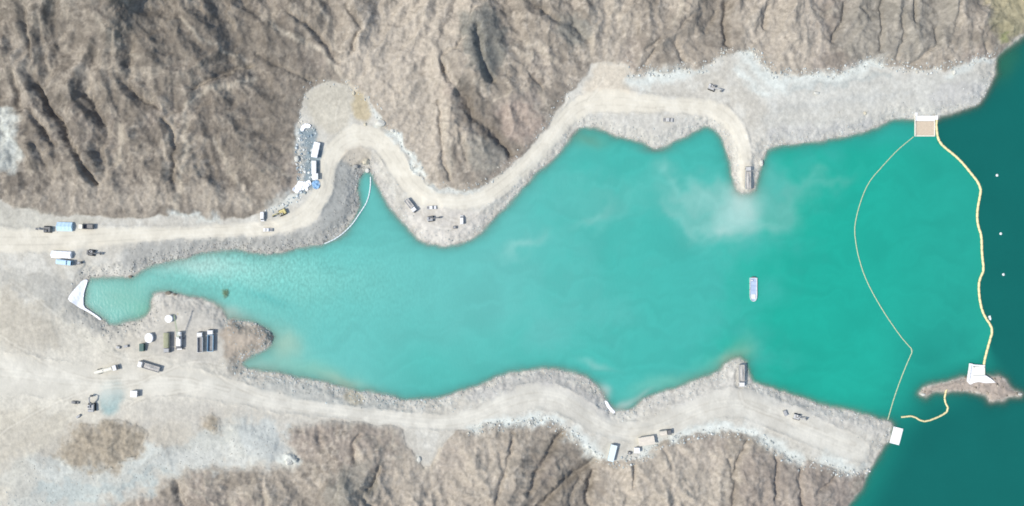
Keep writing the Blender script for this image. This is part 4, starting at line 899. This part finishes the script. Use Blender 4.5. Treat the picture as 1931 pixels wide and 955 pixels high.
MB().tube([(15.0, 0, 9.1), (15.0, 0, 4.0)], .04, 5).build('hoist_rope', DGREY, ct); MB().box(14.75, 15.25, -.2, .2, 3.4, 4.0).build('hook_block', YELLOW, ct, .05)
for x in (-4.2, -3.0, 2.4, 3.8):
    for s in (-1, 1): wheel(ct, x, s*1.15, .55, .45)
for x in (-4.8, 1.2):
    for s in (-1, 1): MB().box(x-.15, x+.15, min(s*1.3, s*2.4), max(s*1.3, s*2.4), .6, .8).cyl((x, s*2.3), .3, .0, .6, 'z', 10).build('outrigger', DGREY, ct)
truck(379.5, 645, (0, -1), 'white dump truck with empty dark bed, left of the parked pair', WHITE, WHITE, None, 11.4, 3.0)
truck(399, 642, (0.02, -1), 'white dump truck with pale blue bed, right of the parked pair', WHITE, BLUEP, None, 12.2, 3.2)
truck(203, 697, (1, -0.24), 'white tanker truck crossing the yard heading right', WHITE, CREAM, None, 13.0, 3.0, 'tank', 'tanker_truck')
truck(283, 691, (-1, -0.3), 'dusty tipper truck with white cab heading left across the yard', WHITE, DUSTY, SANDL, 12.4, 3.2)
excavator(175, 767, (0, -1), 'grey excavator beside the wet blue slurry patch', GREYP, GREYP, WHITE, k=1.1)
pickup(143, 759, (1, 0.1), 'small dark car left of the grey excavator', DGREY, k=.75, name='car')
genset(149, 785, (1, -0.8), 'small grey compressor below the dark car on the left flat', 2.4, 1.1, 1.2, GREYP, 'compressor', 'compressor')
container(256, 742, (1, 0.05), 'square white container standing alone right of the slurry patch', 3.6, 3.4, 2.7, WHITE, name='store_container')
genset(224, 655, (1, .3), 'small pale pump on the yard left of the green container', 2.0, 1.3, 1.3, DUSTY, 'water_pump', 'pump')
genset(239, 653, (1, -.2), 'small grey welding set between the pump and the green container', 2.1, 1.4, 1.2, GREYP, 'welding_set', 'welder')
# first bend
pickup(496, 409, (0, 1), 'white van parked at the foot of the dark hillside', WHITE, True, 1.0)
excavator(533, 401, (-1, 0.42), 'pale yellow excavator beside the blue broken rock', YELLOW, YELLOW, CREAM, k=.95)
pickup(506, 434, (-1, 0), 'white pickup driving on the narrow part of the upper road', WHITE, False, .95)
cabin(597, 284, (0.22, -1), 'upper white roofed cabin beside the first bend of the road', 8.0, 2.9, 2.6)
container(593.5, 317, (0, 1), 'long white container below the upper white cabin', 7.4, 2.5, 2.6, WHITE)
cabin(596, 334, (0, 1), 'short white cabin at the lower end of the long white container', 2.9, 2.7, 2.4)
# headland
truck(775, 388, (0.62, 0.78), 'white truck with short bed at the left of the headland', WHITE, WHITE, SANDL, 8.6, 2.7)
pickup(814, 392, (1, -0.05), 'white pickup near the middle of the headland', WHITE, False, 1.0)
excavator(813, 413, (1, -0.15), 'grey excavator parked below the white pickup on the headland', GREYP, DGREY, GREYP, k=.85)
pickup(871, 415, (0, -1), 'white van parked alone at the right of the headland', WHITE, True, .95)
genset(858, 429, (1, 0), 'small dark pump set near the tip of the headland', 2.0, 1.6, 1.2, DGREY, 'pump_set', 'pump')
# upper right benches and the tipping pier
pickup(1259, 227, (1, 0.05), 'pale grey pickup on the bench below the upper right road', DUSTY, False, 1.05)
excavator(1342, 166, (0.9, 0.35), 'dusty grey excavator on the pale bench above the road', DUSTY, DUSTY, DUSTY, k=.95)
truck(1409, 336, (0, -1), 'dusty dump truck backed out to the tip of the pier', DUSTY, DUSTY, SANDL, 12.6, 3.0)
# lower shore
truck(1397, 708, (0, 1), 'dusty dump truck backed out on the rounded lower spit', WHITE, DUSTY, SANDL, 12.4, 3.0)
genset(1480, 779, (0.4, 1), 'dusty compressor beside the excavator on the lower right road', 3.0, 1.7, 1.6, GREYP, 'compressor', 'compressor')
excavator(1502, 786, (1, 0.28), 'white cabbed dusty excavator on the lower right road', DUSTY, DUSTY, WHITE, k=.9)
container(1154, 853, (0.25, -1), 'long pale blue white container at the foot of the lower slope', 9.2, 3.2, 2.9, mat('pale_blue_white_paint', (0.62, 0.70, 0.70), 0.5, noise=0.1))
cabin(1200, 848, (1, 0), 'tiny bright white hut between the long container and the tan shed', 2.5, 2.4, 2.4, name='hut', cat='hut')
genset(1187, 854, (1, .2), 'small dark generator left of the tiny white hut', 1.9, 1.5, 1.3, DGREY)
cabin(1218, 830, (1, -0.16), 'shed with tan sheet roof below the lower road', 8.4, 4.2, 2.8, CREAM, TANR, 'shed', 'shed')
truck(1254, 815, (1, -0.1), 'short cream truck parked at the right of the tan roofed shed', DGREY, CREAM, TANR, 7.0, 2.7, 'canvas')

# ------------------------------------------------------------------ afloat: boat, curtain booms, platforms, buoys
bt = thing('boat', 1420, 546.5, 'long white flat bottomed work boat alone in the turquoise bay', 'boat', (0, 1), on_water=True)
def outline(L, W, n=9):
    a = L / 2; p = [(-a, -W/2), (-a, W/2)]
    for i in range(n + 1):
        q = math.pi/2 - math.pi * i / n; p.append((a - W*.8 + W*.8*math.cos(q) ** .8 if math.cos(q) > 1e-6 else a - W*.8, W/2 * math.sin(q)))
    return p
o1 = outline(13.4, 4.2); o2 = outline(12.9, 3.6); o0 = outline(12.8, 3.7); nn = len(o1)
hb = MB(); hb.add([(x, y, -.35) for x, y in o0] + [(x, y, 1.05) for x, y in o1] + [(x, y, 1.05) for x, y in o2] + [(x, y, .55) for x, y in o2],
  [tuple(range(nn))[::-1]] + [(k*nn+i, k*nn+(i+1) % nn, (k+1)*nn+(i+1) % nn, (k+1)*nn+i) for k in range(3) for i in range(nn)])
hull = hb.build('hull', WHITE, bt)
MB().add([(x, y, .56) for x, y in outline(12.88, 3.58)], [tuple(range(nn))]).build('deck', BOATD, bt)
MB().prism([(x, y) for x, y in outline(13.5, 4.3)], 'z', 1.05, 1.12).build('gunwale', WHITE, bt) if False else None
for x in (-4.5, -2.0, 0.5): MB().box(x-.2, x+.2, -1.7, 1.7, .56, .95).build('bench', BOATD, bt, .03)
MB().prism([(2.6,.56),(5.4,.56),(5.2,.98),(2.6,.98)], 'y', -1.2, 1.2).build('bow_deck', WHITE, bt, .05)
MB().box(-5.6, -4.9, -1.5, -.4, .56, 1.5).build('console', WHITE, bt, .05)
eng = MB().box(-7.3, -6.72, -.95, .95, .3, 1.5).build('outboard_engine', DGREY, bt, .12)
for s in (-1, 1):
    for x in (-3.5, 0, 3.0): MB().cyl((x, .7), .22, s*2.1, s*2.3, 'y', 10).build('fender', RUBBER, bt)

def boom_line(name, pts, r, seg, gap, material, label, cat, group, sag=0.0):
    """string of cylindrical floats with rope between"""
    p = smooth_line(pts, 2); W3 = [afloat(a, b) for a, b in p]
    t = bpy.data.objects.new(name, None); COL.objects.link(t); t.location = W3[0]; tag(t, label, cat, group)
    O = W3[0]; cum = [0]
    for a, b in zip(W3, W3[1:]): cum.append(cum[-1] + (b - a).length)
    def at_(d):
        k = min(max(int(np.searchsorted(cum, d)) - 1, 0), len(W3) - 2); f = (d - cum[k]) / max(cum[k+1] - cum[k], 1e-6)
        return W3[k].lerp(W3[k+1], f)
    n = int(cum[-1] / (seg + gap)); pitch = cum[-1] / n; pitch_f = pitch - gap
    unit = None
    for i in range(n):
        a, b = at_(i * pitch), at_(i * pitch + pitch_f); c = (a + b) / 2 - O; d = b - a
        if unit is None:
            m_ = MB(); m_.cyl((0, 0), r, -pitch_f/2 + r*.5, pitch_f/2 - r*.5, 'x', 10); m_.cyl((0, 0), r*.85, pitch_f/2 - r*.5, pitch_f/2, 'x', 10); m_.cyl((0, 0), r*.85, -pitch_f/2, -pitch_f/2 + r*.5, 'x', 10)
            o = m_.build('float', material, t); unit = o
        else:
            o = unit.copy(); COL.objects.link(o); o.parent = t
        o.location = c + Vector((0, 0, r*.35 + random.uniform(-.03, .03))); o.rotation_euler = (0, 0, math.atan2(d.y, d.x) + random.uniform(-.04, .04))
    MB().tube([q - O + Vector((0, 0, r*.35)) for q in W3], .06 if r > .2 else .04, 5).build('cable', ROPE, t)
    return t
boom_line('floating_boom', [(1766,226),(1765,240),(1769,268),(1788,284),(1807,299),(1826,321),(1851,353),(1846.5,375),(1842,400),(1843,425),(1851,444),(1851,480),(1856,513),(1845,527),(1846,563),(1854,595),(1873,620),(1867,639),(1856,679),(1855,689)], .66, 3.0, .05, FLOATY,
  'thick pale yellow curtain boom dividing the bay from the dark lake', 'boom', 'floating booms')
boom_line('floating_boom', [(1722.5,258.5),(1691,284),(1663,315),(1638,343),(1622,381),(1612.5,419),(1611,441),(1618,484),(1633,530),(1663,584),(1700,638),(1721,660),(1721,662),(1707,693),(1688,743),(1674,792)], .27, 2.6, .06, FLOATG,
  'thin pale boom curving from the upper platform to the lower bank', 'boom', 'floating booms')
boom_line('floating_boom', [(1785,733),(1779,756),(1791.6,774),(1769.6,787),(1741,797),(1729,789),(1721,784),(1699,787)], .52, 2.6, .05, FLOATY,
  'short loose yellow boom trailing from the islet', 'boom', 'floating booms')
boom_line('floating_boom', [(699,334),(699,350),(696,370),(690,386),(678,403),(664,425),(637,449),(612,460)], .34, 1.8, .08, FLOATW,
  'white float line curving out of the narrow cove', 'boom', 'floating booms')
for u, v, nm in ((1880, 331, 'upper'), (1887, 441, 'middle'), (1892, 518, 'lower')):
    b_ = thing('buoy', u, v, f'{nm} small white buoy on the dark lake right of the yellow boom', 'buoy', on_water=True, group='buoys on the dark lake')
    MB().cyl((0, 0), .75, -.2, .25, 'z', 16).build('float', WHITE, b_, .08); MB().cyl((0, 0), .5, .25, .8, 'z', 12, .15).build('cone', FLOATW, b_); MB().cyl((0, 0), .05, .8, 1.3, 'z', 6).build('mast', STEEL, b_)
sk = thing('skiff', 1866, 600, 'tiny skiff moored outside the bend of the yellow boom', 'boat', (0.3, 1), on_water=True)
o1 = outline(2.6, 1.3, 7); o2 = outline(2.3, 1.0, 7); nn = len(o1)
MB().add([(x, y, -.1) for x, y in o2] + [(x, y, .4) for x, y in o1] + [(x, y, .4) for x, y in o2] + [(x, y, .15) for x, y in o2], [tuple(range(nn))[::-1]] + [(k*nn+i, k*nn+(i+1) % nn, (k+1)*nn+(i+1) % nn, (k+1)*nn+i) for k in range(3) for i in range(nn)] + [tuple(range(3*nn, 4*nn))]).build('hull', FLOATW, sk)
MB().box(-.2, .1, -.5, .5, .25, .32).build('bench', DECK, sk)

# upper platform: planked raft with pale edge beams and an apron on the bank
pf = thing('floating_platform', 1743.5, 238, 'square planked platform at the upper bank where both booms start', 'platform', on_water=True, group='landing platforms')
def rel(u, v, o): q = afloat(u, v) - o.location; return q.x, q.y
for k in range(13):
    y = -5.4 + k * .62
    MB().box(-5.6, 4.9, y, y + .56, .55 + .01*(k % 3), .72 + .01*(k % 3)).build('plank', DECK, pf)
for s in (-6.0, 5.0): MB().box(s, s + .6, -6.0, 5.6, .45, .95).build('edge_beam', CREAM, pf, .04)
MB().box(-5.35, 4.95, -6.0, -5.45, .45, .95).build('edge_beam', CREAM, pf, .04)
MB().box(-5.38, 4.98, 2.75, 5.6, .5, .98).build('apron_slab', CONC, pf, .04)
MB().box(5.62, 7.2, 3.4, 5.8, .4, .9).build('side_slab', CONC, pf, .04)
MB().box(-5.8, -4.6, 5.62, 7.4, .6, 1.3).build('ramp', CONC, pf, .05)
for x in (-5.0, -1.7, 1.6, 4.4): MB().cyl((0, .1), .45, -5.6, 5.0, 'y', 12).build('pontoon', RUBBER, pf).location = (x, 0, 0)
for x, y in ((-5.7, -5.7), (5.3, -5.7), (-5.7, 2.2), (5.3, 2.2)): MB().cyl((x, y), .16, .95, 1.7, 'z', 8).build('mooring_post', STEEL, pf)
# lower white raft of plastic blocks
pr = thing('floating_raft', 1690, 822, 'white block raft moored at the corner of the lower bank', 'raft', (-0.26, 1.0), on_water=True, group='landing platforms')
blk = None
for i in range(8):
    for j in range(5):
        if blk is None: blk = o = MB().box(-.58, .58, -.52, .52, -.1, .55).build('float_block', CONC, pr, .05)
        else: o = blk.copy(); COL.objects.link(o); o.parent = pr
        o.location = ((i - 3.5) * 1.2, (j - 2) * 1.1, random.uniform(-.015, .015))
for x in (-4.3, 4.3):
    for y in (-2.3, 2.3): MB().cyl((x, y), .12, .55, 1.1, 'z', 8).build('mooring_post', STEEL, pr)
# islet landing
pi = thing('landing_stage', 1838, 705, 'white landing stage on the islet where the yellow boom ends', 'platform', on_water=True, group='landing platforms')
def poly(o, pts): return [rel(a, b, o) for a, b in pts][::-1]
MB().prism(poly(pi, [(1832,691),(1855,690),(1855,707),(1832,708)]), 'z', .9, 1.5).build('deck', mat('cream_deck', (0.70, 0.68, 0.58), 0.8, noise=0.08), pi, .03)
MB().prism(poly(pi, [(1826,685),(1832,686),(1831.8,708),(1829.8,724),(1826,724.5),(1821,719)]), 'z', .8, 1.75).build('side_wall', CONC, pi, .03)
MB().prism(poly(pi, [(1832,708.3),(1856,707.5),(1866,714),(1874,721),(1856,722),(1842,719.5),(1833,721.5),(1830,723)]), 'z', 1.1, 1.9).build('apron', CONC, pi, .03)
MB().prism(poly(pi, [(1832.2,687),(1855,688.5),(1855,690),(1832.2,690)]), 'z', .7, 1.6).build('kerb', CONC, pi)
for a, b in ((1834, 692), (1853, 692)): x, y = rel(a, b, pi); MB().cyl((x, y), .16, 1.5, 2.2, 'z', 8).build('mooring_post', STEEL, pi)
for k in range(4): a, b = rel(1836 + 5*k, 698, pi); MB().cyl((a, b), .3, -1.2, .9, 'z', 10).build('pile', STEEL, pi)

def railing(o, pts, z0, hh=1.05):
    c = [Vector((x, y, z0)) for x, y in pts]; m_ = MB()
    for a_, b_ in zip(c, c[1:]):
        n_ = max(1, int((b_ - a_).length / 1.6))
        for k in range(n_ + 1): q_ = a_.lerp(b_, k / n_); MB().cyl((q_.x, q_.y), .05, z0, z0 + hh, 'z', 6).build('rail_post', STEEL, o)
        for zz in (.55, hh): m_.tube([a_ + Vector((0, 0, zz)), b_ + Vector((0, 0, zz))], .04, 5)
    m_.build('handrail', STEEL, o)
railing(pi, [rel(a_, b_, pi) for a_, b_ in ((1828,688),(1826,704),(1824,718))], 1.75)
railing(pf, [(-5.7, -5.6), (-5.7, 5.2)], .95)
# ------------------------------------------------------------------ sheets, boulders, shrub
def sheet(name, pts, material, label, cat, lift=.12, step=.9, group=None, crumple=.1):
    """cloth laid over the ground as it lies, with thickness"""
    p = smooth_line(pts, 1, True); lo = p.min(0); hi = p.max(0)
    a = np.arange(lo[0], hi[0] + step, step); b = np.arange(lo[1], hi[1] + step, step); A, B = np.meshgrid(a, b)
    ins = inside(A + step/2, B + step/2, p)
    px_, py_, pz_ = _interp(X, A, B), _interp(Y, A, B), np.maximum(_interp(h_s, A, B), 0.05)
    cz = pz_ + lift + crumple * fbm(A / 5, B / 5, 3, 300)
    o_ = ground(*p.mean(0)); vv = []; ff = []; ids = {}
    def vid(j, i):
        if (j, i) not in ids:
            ids[(j, i)] = len(vv); vv.append((px_[j, i] - o_.x, py_[j, i] - o_.y, cz[j, i] - o_.z))
        return ids[(j, i)]
    for j in range(A.shape[0] - 1):
        for i in range(A.shape[1] - 1):
            if ins[j, i]: ff.append((vid(j+1, i), vid(j+1, i+1), vid(j, i+1), vid(j, i)))
    me = bpy.data.meshes.new(name); me.from_pydata(vv, [], ff); me.update(); me.materials.append(material)
    me.polygons.foreach_set('use_smooth', [True] * len(me.polygons))
    o = bpy.data.objects.new(name, me); COL.objects.link(o); o.location = o_
    so = o.modifiers.new('thickness', 'SOLIDIFY'); so.thickness = .06; so.offset = 1
    return tag(o, label, cat, group)
sheet('membrane', [(167,527),(157,528),(146,540),(131,558),(129,566),(142,575),(155,583),(166,588),(180,597),(190,605),(193,602),(181,593),(168,585),(159,579),(158,566),(160,550),(165,536)], CANVAS, 'white membrane spread over the bank at the left end of the bay', 'membrane', .45, .8, None, .04)
sheet('tarpaulin', [(550,358),(560,349),(563,341),(576,344),(584,338),(589,349),(580,353),(583,360),(568,358),(561,366)], CANVAS, 'crumpled white tarpaulin below the long white container', 'tarpaulin', .5, .8, 'tarpaulins by the first bend', .7)
sheet('tarpaulin', [(566,246),(570,236),(580,233),(588,237),(583,243),(576,241),(572,250)], CANVAS, 'torn white tarpaulin at the top of the blue broken rock', 'tarpaulin', .5, .8, 'tarpaulins by the first bend', .5)
sheet('tarpaulin', [(588,342),(600,339),(605,348),(600,358),(590,356)], mat('blue_tarpaulin', (0.22, 0.38, 0.55), .6, noise=.2, nscale=.8), 'crumpled blue tarpaulin beside the road below the cabins', 'tarpaulin', .4, .8, 'tarpaulins by the first bend', .6)
sheet('tarpaulin', [(1139,757),(1144,755),(1152,768),(1161,777),(1157,781),(1147,772)], CANVAS, 'narrow white tarpaulin on the bank in the lower cove', 'tarpaulin', .12, .7)

def boulder(u, v, r, material, label, sx=1.0, sy=1.0, seed=0, group=None):
    rr = np.random.default_rng(seed + 500); b = bmesh.new(); bmesh.ops.create_icosphere(b, subdivisions=3, radius=1)
    dirs = rr.normal(size=(9, 3)); dirs /= np.linalg.norm(dirs, axis=1)[:, None]; cut = rr.uniform(.68, .95, 9)
    for q in b.verts:
        p = np.array(q.co)
        for d, c in zip(dirs, cut):
            e = p @ d
            if e > c: p = p - d * (e - c)
        p *= 1 + .05 * float(pnoise(np.array([p[0]*3+seed]), np.array([p[1]*3+p[2]*2]), 9)[0])
        q.co = (p[0]*r*sx, p[1]*r*sy, max(p[2], -.35)*r*.75)
    me = bpy.data.meshes.new('boulder'); b.to_mesh(me); b.free(); me.materials.append(material)
    o = bpy.data.objects.new('boulder', me); COL.objects.link(o); p = ground(u, v); o.location = (p.x, p.y, max(p.z, 0) + .2*r)
    return tag(o, label, 'boulder', group)
STONEW = mat('white_stone', alb(236, 236, 230), .9, noise=.12, nscale=.8, bump=.4, bscale=1.5); STONEC = mat('cream_stone', alb(230, 222, 202), .9, noise=.12, nscale=.8, bump=.4, bscale=1.5); STONEG = mat('grey_stone', alb(186, 186, 184), .9, noise=.18, nscale=.8, bump=.4, bscale=1.5); STONEB = mat('brown_stone', alb(150, 141, 130), .9, noise=.2, nscale=.8, bump=.4, bscale=1.5)
BG = 'boulders around the bay'
for i, (u, v, r, mt, sx, sy, lb) in enumerate([
 (718, 233, 2.3, STONEW, 1.3, .85, 'big white boulder on the inside of the second bend'), (690, 306, 2.2, STONEC, 1.1, .9, 'cream boulder at the head of the narrow cove'), (671, 314, 1.4, STONEG, 1.1, .9, 'pale grey boulder left of the cream one at the cove'), (693, 322, 1.4, STONEW, 1.0, 1.0, 'white boulder at the waterline of the narrow cove'),
 (689, 235, 1.0, STONEC, 1, .9, 'small cream boulder above the second bend of the road'), (545, 871, 2.1, STONEW, 1.1, 1.0, 'white boulder at the top edge of the lower left slope'), (790, 866, 1.4, STONEW, .9, 1.2, 'lone white boulder in the scree of the lower hillside'), (1435, 308, 1.5, STONEW, .8, 1.3, 'white boulder on the right flank of the tipping pier'),
 (1740, 744, 1.2, STONEW, 1.2, .8, 'white boulder at the left tip of the islet'), (1923, 744, 1.1, STONEW, 1.2, .8, 'white boulder at the right tip of the islet'), (667, 176, 1.0, STONEC, .9, 1.2, 'small cream boulder at the foot of the pale chute'), (1631, 214, 1.0, STONEC, 1, 1, 'small cream boulder on the upper right bench'),
 (246, 522, 1.0, STONEB, 1.2, .8, 'brown boulder on the corner of the left bank'), (313, 521, 1.0, STONEB, 1.1, .9, 'brown boulder in the shallows left of the pale shelf') if False else (318, 553, 1.3, STONEB, 1.4, .8, 'brown boulder on the upper edge of the peninsula'), (330, 556, .9, STONEB, 1.2, .8, 'smaller brown boulder right of the peninsula edge boulder'),
 (1539, 176, 1.3, STONEW, 1.4, .8, 'white block at the foot of the upper right slope'), (1799, 137, 1.2, STONEW, .8, 1.4, 'upright white block near the far right bench end'), (740, 247, 1.2, STONEW, 1.2, .9, 'white block on the cutting beside the descending road'), (560, 300, 1.5, STONEW, 1, 1.2, 'white block among the blue broken rock')]):
    boulder(u, v, r, mt, lb, sx, sy, i, BG)

# half drowned shrub off the peninsula
shr = thing('shrub', 425, 553, 'green shrub standing in the shallows off the peninsula', 'shrub', on_water=True)
LEAF = mat('shrub_leaf', (0.24, 0.36, 0.22), .8, noise=.3, nscale=2)
ms = MB()
for k in range(9):
    a = k * 2.4; r_ = .6 + 1.3 * (k % 3) / 2; ms.tube([(0, 0, -.5), (.5*math.cos(a), .5*math.sin(a), .15), (r_*math.cos(a), r_*1.4*math.sin(a), .4 + .1*(k % 4))], .035, 5)
ms.build('stem', RUSTY, shr)
ml = MB()
for k in range(420):
    cx, cy = ((-.6, 1.0), (.5, -.4), (-.2, -1.6), (.9, .9), (0, .2))[k % 5]; x_, y_ = cx + rng.normal() * .75, cy + rng.normal() * .85; z_ = .08 + .55 * rng.uniform()
    e = Vector(rng.normal(size=3) * (1, 1, .35)).normalized() * .22; f_ = e.orthogonal().normalized() * .13; p_ = Vector((x_, y_, z_))
    ml.add([p_ - e, p_ + f_, p_ + e, p_ - f_], [(0, 1, 2, 3)])
me = bpy.data.meshes.new('foliage'); me.from_pydata(ml.v, [], ml.f); me.update(); me.materials.append(LEAF)
fo = bpy.data.objects.new('foliage', me); COL.objects.link(fo); fo.parent = shr
